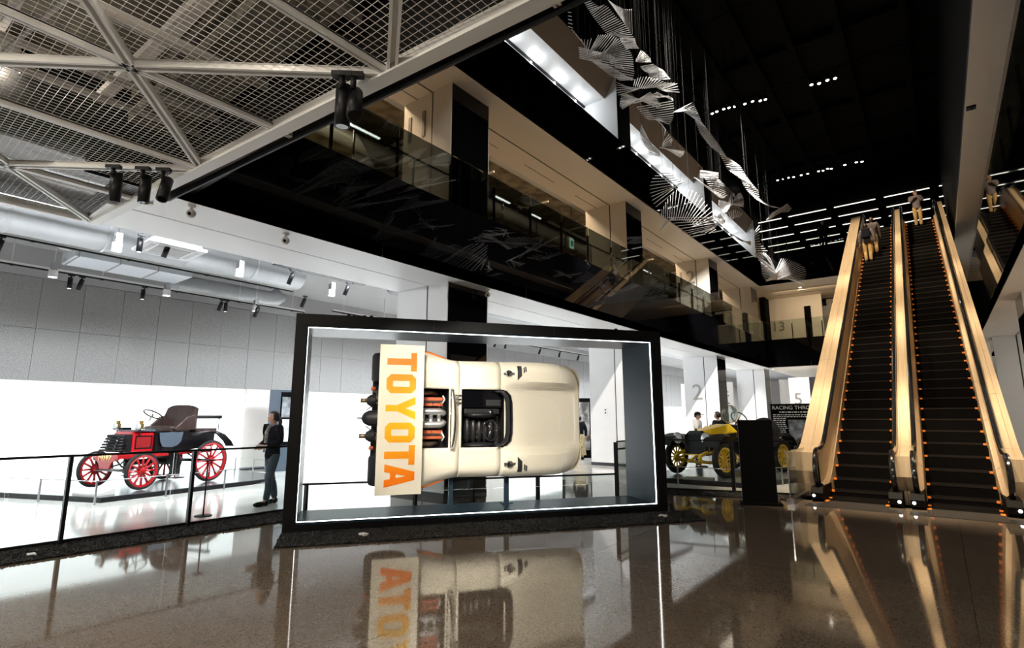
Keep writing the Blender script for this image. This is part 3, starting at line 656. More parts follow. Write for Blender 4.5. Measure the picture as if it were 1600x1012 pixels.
# ------------------------------------------------------------------ racing car hung on its side, roof towards the hall
rc = bpy.data.objects.new('racing_car', None); C.objects.link(rc)
rc['label'] = 'cream open racing car standing on its side, orange lettering on its wing'; rc['category'] = 'racing car'
GV = 1.06
org = FLp+BN*GV+Vector((0, 0, 1.54))
rc.matrix_world = Matrix(((BD.x, 0, -BN.x, org.x), (BD.y, 0, -BN.y, org.y), (0, 1, 0, org.z), (0, 0, 0, 1)))
M['car_cream'] = mat('car_cream', (0.83, 0.775, 0.63), 0.25, coat=0.5)
M['car_dark'] = mat('car_dark', (0.012, 0.012, 0.013), 0.5)
M['leather'] = mat('leather_black', (0.014, 0.014, 0.016), 0.35, bump=(30, 0.3, 0.01))
M['alloy'] = mat('alloy', (0.62, 0.62, 0.61), 0.38, 0.8, bump=(60, 0.2, 0.004))
M['orange'] = mat('orange_paint', (0.80, 0.20, 0.02), 0.35)
M['cam_red'] = mat('cam_cover', (0.50, 0.10, 0.03), 0.45)
M['exhaust'] = mat('exhaust', (0.28, 0.21, 0.14), 0.4, 0.8)
def letter_mat():
    m = mat('letter_paint', (0.95, 0.40, 0.01), 0.35); nt = m.node_tree; b = nt.nodes['Principled BSDF']
    tc = nt.nodes.new('ShaderNodeTexCoord'); sp = nt.nodes.new('ShaderNodeSeparateXYZ'); ab = nt.nodes.new('ShaderNodeMath'); ab.operation = 'ABSOLUTE'
    r = nt.nodes.new('ShaderNodeValToRGB'); r.color_ramp.elements[0].position = 0.08; r.color_ramp.elements[0].color = (0.93, 0.50, 0.01, 1)
    r.color_ramp.elements[1].position = 0.85; r.color_ramp.elements[1].color = (0.90, 0.20, 0.005, 1)
    nt.links.new(tc.outputs['Object'], sp.inputs[0]); nt.links.new(sp.outputs[1], ab.inputs[0]); nt.links.new(ab.outputs[0], r.inputs[0]); nt.links.new(r.outputs[0], b.inputs['Base Color'])
    return m
M['letter'] = letter_mat()
def ip(x, tab): return float(np.interp(x, [t[0] for t in tab], [t[1] for t in tab]))
HWT = [(1.90, 1.06), (2.05, 1.03), (2.2, 0.985), (2.37, 0.945), (2.5, 0.935), (3.2, 0.945), (3.8, 0.945), (4.1, 0.94), (4.25, 0.928), (4.38, 0.905), (4.48, 0.87), (4.54, 0.83), (4.58, 0.77), (4.61, 0.66)]
FEN = [(1.90, 0.66), (2.2, 0.60), (2.5, 0.555), (3.2, 0.56), (3.5, 0.62), (3.8, 0.645), (4.1, 0.60), (4.35, 0.48), (4.5, 0.36), (4.61, 0.25)]
CEN = [(1.90, 0.58), (3.2, 0.56), (3.45, 0.53), (3.8, 0.46), (4.1, 0.385), (4.35, 0.32), (4.61, 0.235)]
def NS(u): return u if u < 3.65 else u+(u-3.65)*0.13      # nose a little longer
def sst(a, b, x): t = min(1, max(0, (x-a)/(b-a))); return t*t*(3-2*t)
def car_h(u, w):
    hw = ip(u, HWT); a = abs(w); s = sst(0.44, 0.60, a)
    h = ip(u, CEN)*(1-s)+ip(u, FEN)*s; k = a/hw
    if k > 0.80: h -= 0.15*((k-0.80)/0.20)**2.2
    return h
def wst(hw): 
    f = [0, 0.15, 0.3, 0.4, 0.465, 0.5]; g = [f_*(min(1, hw/0.9)) for f_ in f]
    g += [0.5*min(1, hw/0.9)+(hw-0.5*min(1, hw/0.9))*q for q in (0.1, 0.22, 0.38, 0.55, 0.7, 0.82, 0.9, 0.96, 1.0)]
    return [-x for x in reversed(g[1:])]+g
def conform(name, U, W, m, lift=0.004, thick=0.02):
    # a panel that follows the body: U stations, W(u, t) lateral position for t in 0..1
    b = MB(); v = []; n = 7
    for u in U:
        for j in range(n):
            w_ = W(u, j/(n-1)); v.append((NS(u), w_, car_h(u, w_)+lift))
    f = [(i*n+j, (i+1)*n+j, (i+1)*n+j+1, i*n+j+1) for i in range(len(U)-1) for j in range(n-1)]
    b.add(v, f, 0, True); return b.build(name, m, rc, fix=False)
def shell(us, holes, nose=False, tail=False):
    m = MB(); rows = []
    for u in us:
        hw = ip(u, HWT); row = [(u, w_, car_h(u, w_)) for w_ in wst(hw)]
        row = [(u, -hw-0.004, 0.30), ] + row + [(u, hw+0.004, 0.30)]
        row = [(u, -hw+0.04, 0.13)]+row+[(u, hw-0.04, 0.13)]; rows.append(row)
    n = len(rows[0]); v = [p for r_ in rows for p in r_]; f = []
    for i in range(len(us)-1):
        for j in range(n-1):
            uc = (us[i]+us[i+1])/2; wc = (rows[i][j][1]+rows[i][j+1][1]+rows[i+1][j][1]+rows[i+1][j+1][1])/4
            if 1 < j < n-3 and any(a < uc < b and c < wc < d for a, b, c, d in holes): continue
            f.append((i*n+j, (i+1)*n+j, (i+1)*n+j+1, i*n+j+1))
    if nose: v.append((us[-1]+0.025, 0, 0.18)); k = len(v)-1; b = (len(us)-1)*n; f += [(b+j, k, b+j+1) for j in range(n-1)]
    m.add([(NS(p[0]), p[1], p[2]) for p in v], f, 0, True); return m
HOLES = [(1.89, 2.33, -0.47, 0.47), (2.53, 3.26, -0.47, 0.47)]
for nm, us, ns in (('rear_deck', [1.90, 1.98, 2.06, 2.14, 2.22, 2.30, 2.33, 2.36, 2.42, 2.497], False), ('centre_body', [2.503, 2.535, 2.65, 2.8, 2.95, 3.1, 3.187], False),
                   ('nose_section', [3.193, 3.26, 3.34, 3.42, 3.5, 3.6, 3.7, 3.8, 3.9, 4.0, 4.1, 4.2, 4.3, 4.38, 4.44, 4.5, 4.54, 4.57, 4.595, 4.61], True)):
    o = shell(us, HOLES, ns).build(nm, M['car_cream'], rc, fix=False)
    so_ = o.modifiers.new('s', 'SOLIDIFY'); so_.thickness = 0.012; so_.offset = -1
MB().bx(1.15, 4.5, -0.86, 0.86, 0.10, 0.16).build('floor_pan', M['car_dark'], rc)
# cockpit tub and engine bay liners (open boxes)
def liner(name, u0, u1, w0, w1, z0, z1):
    b = MB(); b.bx(u0, u1, w0, w1, z0, z0+0.01); b.bx(u0, u0+0.01, w0, w1, z0, z1); b.bx(u1-0.01, u1, w0, w1, z0, z1); b.bx(u0, u1, w0, w0+0.01, z0, z1); b.bx(u0, u1, w1-0.01, w1, z0, z1)
    return b.build(name, M['car_dark'], rc)
liner('cockpit_tub', 2.53, 3.265, -0.475, 0.475, 0.17, 0.535); liner('engine_bay', 1.3, 2.335, -0.475, 0.475, 0.17, 0.50)
# wing with end plates and lettering
MB().bx(1.20, 1.87, -1.105, 1.105, 0.90, 0.93).build('wing', M['car_cream'], rc, bevel=0.008)
for s in (-1, 1):
    MB().beam((1.55, s*0.55, 0.60), (1.55, s*0.55, 0.90), 0.20, 0.02, up=(0, 1, 0)).build('wing_strut', M['car_cream'], rc)
    b = MB(); b.tube([(1.90, s*1.062, 0.50), (2.05, s*1.035, 0.47), (2.2, s*0.99, 0.45), (2.3, s*0.965, 0.43)], [0.022, 0.02, 0.014, 0.006], 8); b.build('orange_lip', M['orange'], rc)
def Lt(polys):
    b = MB()
    for pl in polys:
        pts = [(u, z-1.54) for (z, u) in pl]; b.prism(pts, 0.928, 0.934)
    return b
def ring(outer, inner):
    n = len(outer); return [[outer[i], outer[(i+1) % n], inner[(i+1) % n], inner[i]] for i in range(n)]
def Oo(z0, z1):
    c = 0.065; o = [(z0-c, 1.31), (z1+c, 1.31), (z1, 1.31+c), (z1, 1.75-c), (z1+c, 1.75), (z0-c, 1.75), (z0, 1.75-c), (z0, 1.31+c)]
    e = 0.012; a, b = z0-0.098, z1+0.098; i = [(a-e, 1.405), (b+e, 1.405), (b, 1.405+e), (b, 1.655-e), (b+e, 1.655), (a-e, 1.655), (a, 1.655-e), (a, 1.405+e)]
    return ring(o, i)
LET = [[[(2.525, 1.665), (2.525, 1.755), (2.24, 1.755), (2.24, 1.665)], [(2.435, 1.31), (2.435, 1.664), (2.335, 1.664), (2.335, 1.31)]], Oo(2.195, 1.91),
       [[(1.86, 1.75), (1.745, 1.75), (1.685, 1.60), (1.735, 1.48)], [(1.635, 1.75), (1.52, 1.75), (1.64, 1.48), (1.685, 1.60)], [(1.735, 1.48), (1.685, 1.60), (1.64, 1.48)], [(1.735, 1.31), (1.735, 1.479), (1.64, 1.479), (1.64, 1.31)]], Oo(1.475, 1.185),
       [[(1.145, 1.67), (1.145, 1.76), (0.86, 1.76), (0.86, 1.67)], [(1.055, 1.315), (1.055, 1.669), (0.95, 1.669), (0.95, 1.315)]],
       [[(0.875, 1.325), (0.76, 1.765), (0.70, 1.765), (0.70, 1.64), (0.765, 1.325)], [(0.545, 1.325), (0.64, 1.765), (0.70, 1.765), (0.70, 1.64), (0.65, 1.325)], [(0.75, 1.41), (0.74, 1.49), (0.665, 1.49), (0.66, 1.41)]]]
for pl in LET: Lt(pl).build('letter', M['letter'], rc, fix=True)
# wheels
for (u, w0, w1, r) in ((1.43, 0.57, 1.02, 0.315), (1.43, -1.02, -0.57, 0.315), (3.85, 0.55, 0.80, 0.25), (3.85, -0.80, -0.55, 0.25)):
    prof = [(r*0.6, 0), (r*0.92, 0.0), (r, 0.04), (r, abs(w1-w0)-0.04), (r*0.92, abs(w1-w0)), (r*0.6, abs(w1-w0))]
    t = MB().lathe(prof, (u, w0, 0.315), (0, 1, 0), 28).build('tyre', M['rubber'], rc)
    MB().lathe([(0, 0.06), (r*0.3, 0.04), (r*0.6, 0.01)], (u, w1, 0.315), (0, -1, 0), 20).build('wheel_disc', M['alloy'], t)
# engine
MB().bx(1.35, 2.28, -0.13, 0.13, 0.2, 0.36).build('engine_block', M['car_dark'], rc)
for s in (-1, 1):
    MB().tube([(1.85, s*0.105, 0.43), (2.0, s*0.105, 0.45), (2.2, s*0.105, 0.45), (2.26, s*0.085, 0.44), (2.28, s*0.05, 0.43)], [0.055, 0.055, 0.055, 0.05, 0.045], 12).build('intake_manifold', M['alloy'], rc)
    for q in range(3): MB().cyl((1.93+0.13*q, s*0.10, 0.44), (1.93+0.13*q, 0, 0.44), 0.035, 10).build('manifold_branch', M['alloy'], rc)
    for q in range(2):
        MB().bx(1.5, 2.26, s*(0.22+0.085*q)-0.028, s*(0.22+0.085*q)+0.028, 0.33, 0.40).build('cam_cover', M['cam_red'], rc, bevel=0.008)
    MB().bx(1.5, 2.24, s*0.262-0.012, s*0.262+0.012, 0.36, 0.42).build('ignition_rail', M['car_dark'], rc)
    for q in range(6): MB().cyl((1.55+0.13*q, s*0.175, 0.38), (1.58+0.13*q, s*0.262, 0.42), 0.008, 6).build('plug_lead', M['cam_red'] if q % 2 else M['chrome'], rc)
    MB().tube([(2.2, s*0.40, 0.25), (2.05, s*0.42, 0.36), (1.85, s*0.40, 0.40), (1.5, s*0.36, 0.40), (1.2, s*0.30, 0.42), (1.05, s*0.27, 0.45)], 0.042, 10).build('exhaust_pipe', M['exhaust'], rc)
    MB().lathe([(0.03, 0), (0.085, 0.02), (0.095, 0.08), (0.06, 0.14), (0.03, 0.15)], (1.20, s*0.27, 0.45), (-1, 0, 0), 14).build('muffler', M['car_dark'], rc)
    MB().cyl((1.08, s*0.27, 0.46), (0.96, s*0.27, 0.47), 0.035, 12).build('tail_pipe', M['exhaust'], rc)
    MB().tube([(2.24, s*0.22, 0.40), (2.28, s*0.3, 0.44), (2.25, s*0.36, 0.42)], 0.014, 8).build('hose', M['white_metal'], rc)
    MB().cyl((1.18, s*0.46, 0.35), (1.12, s*0.46, 0.36), 0.03, 10).build('tail_lamp', M['cam_red'], rc)
    MB().beam((1.05, s*0.12, 0.4), (1.45, s*0.40, 0.34), 0.02, 0.02).build('link_rod', M['steel'], rc)
MB().lathe([(0.03, 0), (0.08, 0.03), (0.12, 0.1), (0.13, 0.3), (0.14, 0.35)], (0.99, 0.0, 0.38), (1, 0, 0), 14).build('gearbox', M['car_dark'], rc)
MB().cyl((0.92, 0, 0.38), (1.0, 0, 0.38), 0.012, 8).build('gearbox_shaft', M['steel'], rc)
# roll hoop and its cover
MB().bx(2.36, 2.52, -0.44, 0.44, 0.55, 0.565).build('hoop_cover', M['car_cream'], rc)
MB().tube([(2.36, -0.46, 0.5), (2.37, -0.47, 0.62), (2.38, -0.44, 0.68), (2.40, -0.25, 0.71), (2.41, 0, 0.72), (2.40, 0.25, 0.71), (2.38, 0.44, 0.68), (2.37, 0.47, 0.62), (2.36, 0.46, 0.5)], 0.020, 10).build('roll_hoop', M['chrome'], rc)
for yq in (0.36, 0.30, 0.24): MB().cyl((2.41, yq, 0.66), (2.52, yq, 0.585), 0.012, 8).build('hoop_brace', M['chrome'], rc)
MB().cyl((2.36, -0.47, 0.58), (2.36, 0.47, 0.58), 0.012, 8).build('cross_rail', M['chrome'], rc)
# cockpit
MB().bx(2.55, 3.24, 0.17, 0.46, 0.50, 0.52).build('passenger_cover', M['black_gloss'], rc)
MB().bx(2.95, 3.2, 0.2, 0.3, 0.521, 0.53).build('cover_flap', M['car_dark'], rc)
def pad(u0, u1, w0, w1, z, nrib, m='leather'):
    b = MB(); n = nrib
    for q in range(n):
        a = w0+(w1-w0)*q/n; c = w0+(w1-w0)*(q+1)/n
        b.sphere(((u0+u1)/2, (a+c)/2, z), ((u1-u0)/2, (c-a)/2*1.12, 0.06), 10, 6)
    return b.build('seat_pad', M[m], rc, fix=False)
for q in range(5): MB().sphere((2.68+0.105*q, -0.20, 0.26+0.0*q+0.02*(4-q)), (0.062, 0.21, 0.07), 14, 8).build('seat_pad', M['leather'], rc)
for w_ in (-0.44, 0.05): MB().sphere((2.88, w_, 0.40), (0.28, 0.055, 0.13), 14, 8).build('seat_bolster', M['leather'], rc)
MB().bx(2.6, 3.2, 0.06, 0.16, 0.40, 0.48).build('side_tray', M['leather'], rc, bevel=0.02)
MB().cyl((3.02, 0.10, 0.48), (3.05, 0.10, 0.53), 0.03, 10).build('gear_knob', M['chrome'], rc)
MB().tube([(3.03+0.0*math.cos(a)+0.02*math.sin(a), -0.20+0.165*math.cos(a), 0.46+0.165*math.sin(a)*0.5) if False else (3.05+0.085*math.sin(a), -0.20+0.165*math.cos(a), 0.47+0.13*math.sin(a)) for a in [2*math.pi*k/24 for k in range(24)]], 0.013, 8, closed=True).build('steering_wheel', M['leather'], rc)
for a in (90, 210, 330): MB().cyl((3.05, -0.20, 0.47), (3.05+0.085*math.sin(R(a)), -0.20+0.165*math.cos(R(a)), 0.47+0.13*math.sin(R(a))), 0.008, 6).build('wheel_spoke', M['steel'], rc)
for s in (-0.09, 0.09):
    MB().bx(2.62, 2.86, -0.22+s-0.025, -0.22+s+0.025, 0.335, 0.345).build('harness_strap', M['car_dark'], rc)
    MB().tube([(2.68, -0.22+s-0.03, 0.36), (2.66, -0.22+s, 0.37), (2.68, -0.22+s+0.03, 0.36)], 0.008, 8).build('buckle', M['chrome'], rc)
MB().bx(2.83, 2.93, -0.25, -0.19, 0.33, 0.355).build('buckle', M['brass'], rc)
# windscreen: a low dark curved lip round the front of the cockpit
pts = [(3.20, 0.455), (3.29, 0.44), (3.36, 0.37), (3.385, 0.25), (3.39, 0.0), (3.385, -0.25), (3.36, -0.37), (3.29, -0.44), (3.20, -0.455)]
b = MB(); v = [(u, w_, 0.545) for u, w_ in pts]+[(u-0.13, w_*0.95, 0.66) for u, w_ in pts]; n = len(pts)
b.add(v, [(i, i+1, n+i+1, n+i) for i in range(n-1)], 0, True); M['smoke'] = mat('smoked_screen', (0.03, 0.03, 0.035), 0.08)
o = b.build('windscreen', M['smoke'], rc, fix=False); o.modifiers.new('s', 'SOLIDIFY').thickness = 0.006
MB().tube([(u+0.004, w_, 0.556) for u, w_ in pts], 0.011, 8).build('screen_trim', M['rubber'], rc)
MB().tube([(u-0.13, w_*0.95, 0.66) for u, w_ in pts], 0.009, 8).build('screen_rim', M['rubber'], rc)
# fuel fillers, vents, bonnet seams, lamps
for (u, w_) in ((3.33, 0.73), (3.34, -0.735)):
    h = car_h(u, w_); MB().lathe([(0.0, 0.05), (0.05, 0.045), (0.062, 0.02), (0.066, 0)], (u, w_, h-0.005), n=20).build('fuel_filler', M['chrome'], rc)
    MB().bx(u-0.095, u+0.095, w_-0.02, w_+0.02, h+0.002, h+0.02).build('filler_latch', M['steel'], rc)
for s in (1, -1):
    conform('air_vent', [3.47, 3.495, 3.52, 3.545], lambda u, t: s*((0.62+(u-3.47)*1.0)+t*(0.865-(0.62+(u-3.47)*1.0))), M['car_dark'], 0.006)
    for q in range(2):
        conform('vent_slot', [3.575+0.03*q, 3.585+0.03*q, 3.597+0.03*q], lambda u, t: s*((0.74+(u-3.575)*0.6)+t*0.09), M['car_dark'], 0.006)
    MB().tube([(NS(4.20), s*(0.55+0.385*k/8), car_h(4.20, s*(0.55+0.385*k/8))+0.001) for k in range(9)], 0.0045, 6).build('lamp_cover_seam', M['white_panel'], rc)
    MB().tube([(NS(3.28+1.2*k/14), s*(0.52-0.0*k), car_h(3.28+1.2*k/14, 0.52)+0.001) for k in range(15)], 0.003, 6).build('wing_crease', M['car_cream'], rc)
sm = [(3.45, 0.47), (3.7, 0.43), (3.95, 0.385), (4.10, 0.35), (4.19, 0.27), (4.23, 0.12), (4.26, 0.0), (4.255, -0.15), (4.22, -0.27), (4.12, -0.345), (3.95, -0.38), (3.7, -0.42)]
MB().tube([(NS(u), w_, car_h(u, w_)+0.001) for u, w_ in sm], 0.0045, 6).build('bonnet_seam', M['white_panel'], rc)  # the seam's bright highlight is put into the colour as a white tube

# ------------------------------------------------------------------ gravel beds with kerbs, glass rails
def gravel(name, poly, label, seed, dens):
    r_ = random.Random(seed); m = MB(); xs_ = [p[0] for p in poly]; ys_ = [p[1] for p in poly]
    m.prism(poly, 0.0, 0.012)
    def inside(x, y):
        c = False
        for i in range(len(poly)):
            x1, y1 = poly[i]; x2, y2 = poly[i-1]
            if (y1 > y) != (y2 > y) and x < (x2-x1)*(y-y1)/(y2-y1)+x1: c = not c
        return c
    area = (max(xs_)-min(xs_))*(max(ys_)-min(ys_))
    for k in range(int(area*dens)):
        x, y = r_.uniform(min(xs_), max(xs_)), r_.uniform(min(ys_), max(ys_))
        if not inside(x, y): continue
        s = r_.uniform(0.009, 0.021); a = r_.uniform(0, 6.28); h = r_.uniform(0.55, 0.95); v = []
        for q in range(4): v.append((x+s*math.cos(a+q*1.57+r_.uniform(-.4, .4)), y+s*math.sin(a+q*1.57), 0.016+s*h*0.5*r_.random()))
        v.append((x+r_.uniform(-.3, .3)*s, y, 0.012+s*h*1.4)); v.append((x, y, 0.010))
        m.add(v, [(0, 1, 4), (1, 2, 4), (2, 3, 4), (3, 0, 4), (1, 0, 5), (2, 1, 5), (3, 2, 5), (0, 3, 5)])
    o = m.build(name, M['gravel'], fix=False); o['label'] = label; o['category'] = 'gravel'; return stuff(o)
q1 = FLp+BN*(-0.85); q2 = q1+BD*6.05
gravel('gravel', [(-8.0, 0.4), (-7.95, 4.75), (-8.8, 5.3), (-8.8, 0.4)], 'strip of black gravel at the foot of the left glass rail', 3, 2600)
gravel('gravel', [(q1.x, q1.y), (q2.x, q2.y), ((FLp+BD*6.3).x+0.0, (FLp+BD*6.3).y), ((FLp+BN*0.03).x, (FLp+BN*0.03).y)], 'bed of black gravel in front of the black frame', 4, 2200)
gravel('gravel', [(-4.6, 11.05), (-2.45, 11.55), (-2.45, 12.3), (-4.9, 11.75)], 'strip of black gravel under the far glass rail by the escalator', 5, 1800)
tag(MB().bx(-0.05, 0.05, -0.035, 0.035, 0.0, 0.02).build('floor_uplight', M['white_metal'], bevel=0.004), 'small white floor light lying in the gravel by the left rail', 'floor light').location = (-8.25, 1.75, 0.02)
for i, (u, v_) in enumerate(((1.05, -0.45), (5.6, -0.4))):
    p = FLp+BD*u+BN*v_
    tag(MB().bx(-0.06, 0.06, -0.04, 0.04, 0.0, 0.03).build('floor_uplight', M['white_metal'], bevel=0.004), ['small pale floor light in the gravel left of the frame middle', 'small pale floor light in the gravel at the right end of the frame'][i], 'floor light').location = (p.x, p.y, 0.015)

def rail(name, label, pts, posts, h=1.07, mid=False, post_m='black_paint'):
    p0 = Vector((*pts[0], 0)); t = thing(name, label, 'railing', p0)
    for a, b_ in zip(pts[:-1], pts[1:]):
        a = Vector((*a, 0)); b_ = Vector((*b_, 0)); z = Vector((0, 0, 1))
        MB().beam(a+z*h, b_+z*h, 0.035, 0.03).build('top_rail', M[post_m], t, True)
        MB().beam(a+z*0.03, b_+z*0.03, 0.03, 0.05).build('bottom_rail', M[post_m], t, True)
        d = b_-a; L = d.length; n = max(1, round(L/1.6))
        for q in range(n):
            u = a+d*((q+0.01)/n); v = a+d*((q+0.99)/n)
            MB().beam(u+z*(h/2+0.02), v+z*(h/2+0.02), 0.010, h-0.08).build('glass_pane', M['glass'], t, True)
        if mid: MB().beam(a+z*(h-0.14), b_+z*(h-0.14), 0.03, 0.03).build('mid_rail', M[post_m], t, True)
    for p in posts:
        p = Vector((*p, 0)); MB().bx(p.x-0.035, p.x+0.035, p.y-0.02, p.y+0.02, 0, h-0.01).build('post', M[post_m], t, True)
    return t
rail('glass_railing', 'long glass railing with black posts before the red car', [(-8.76, -2.0), (-8.76, 5.1)], [(-8.69, 0.62), (-8.69, 2.10), (-8.69, 3.55), (-8.69, 5.05)])
bq = lambda u, v: (FLp+BD*u+BN*v)[:2]
rail('low_railing', 'low black railing behind the upright racing car', [bq(0.05, 1.4), bq(5.70, 1.4)], [bq(0.2, 1.44), bq(1.95, 1.44), bq(2.95, 1.44), bq(4.17, 1.44)], 0.49)
rail('glass_railing', 'glass railing with tall black post behind the frame at its right', [bq(5.78, 1.4), bq(7.3, 2.6)], [bq(5.76, 1.42)], 1.09, mid=True)
rail('glass_railing', 'glass railing with black posts in front of the yellow car', [(-5.0, 11.6), (-2.42, 12.35)], [(-3.55, 12.06), (-4.95, 11.65)], 1.07)

# second level rails
def upper_rail(name, label, a, b, posts, z0, inner=None, hand=True):
    a = Vector(a); b = Vector(b); t = thing(name, label, 'railing', a)
    d = (b-a); L = d.length; d.normalize(); n = int(round(L/1.41)); inn = Vector(inner)
    for q in range(n):
        u, v = a+d*(L*(q+0.006)/n), a+d*(L*(q+0.994)/n)
        MB().beam(u+Vector((0, 0, 0.54)), v+Vector((0, 0, 0.54)), 0.012, 1.08).build('glass_pane', M['glass_grey'], t, True)
    for q in range(n+1):
        p = a+d*(L*q/n)+inn*0.03; MB().bx(p.x-0.022, p.x+0.022, p.y-0.022, p.y+0.022, z0, z0+0.86).build('post', M['black_paint'], t, True)
    if hand:
        o_ = inn*0.30; MB().cyl(a+o_+Vector((0, 0, 0.80)), b+o_+Vector((0, 0, 0.80)), 0.022, 8).build('handrail', M['black_paint'], t, True)
        for q in range(n):
            p = a+d*(L*(q+0.45)/n)+o_; MB().cyl((p.x, p.y, z0), (p.x, p.y, z0+0.82), 0.022, 8).build('handrail_post', M['chrome'], t, True)
    return t
upper_rail('glass_balustrade', 'long glass balustrade with black posts along the left second level', (XF-0.06, 1.90, L2+0.03), (XF-0.06, 32.92, L2+0.03), 0, L2+0.03, (-1, 0, 0))
upper_rail('glass_balustrade', 'glass balustrade across the far bridge below number 13', (XF-0.06, YF+0.06, L2+0.03), (XR, YF+0.06, L2+0.03), 0, L2+0.03, (0, 1, 0), False)
upper_rail('glass_balustrade', 'glass balustrade on the right second level above the escalators', (XR+0.06, 2.0, L2+0.03), (XR+0.06, 32.8, L2+0.03), 0, L2+0.03, (1, 0, 0), False)
upper_rail('glass_balustrade', 'topmost glass balustrade left of the escalator landing', (XF, YF-0.74, L3+0.03), (-2.5, YF-0.74, L3+0.03), 0, L3+0.03, (0, 1, 0), False)
# bright line of light inside the second level gallery
for i, (y0, y1) in enumerate(((5.2, 7.6), (12.0, 12.7), (13.8, 14.4), (20.6, 21.3), (22.4, 23.4), (29.0, 31.0))):
    t = tag(MB().bx(-10.02, -9.98, y0, y1, 8.19, 8.22).build('linear_light', M['led']), 'thin bright line light inside the second level, %s from the mesh ceiling' % ['first', 'second', 'third', 'fourth', 'fifth', 'sixth'][i], 'ceiling light')
    MB().bx(-10.04, -9.96, y0-0.4, y1+0.4, 8.225, 8.28).build('carrier', M['black_paint'], t)

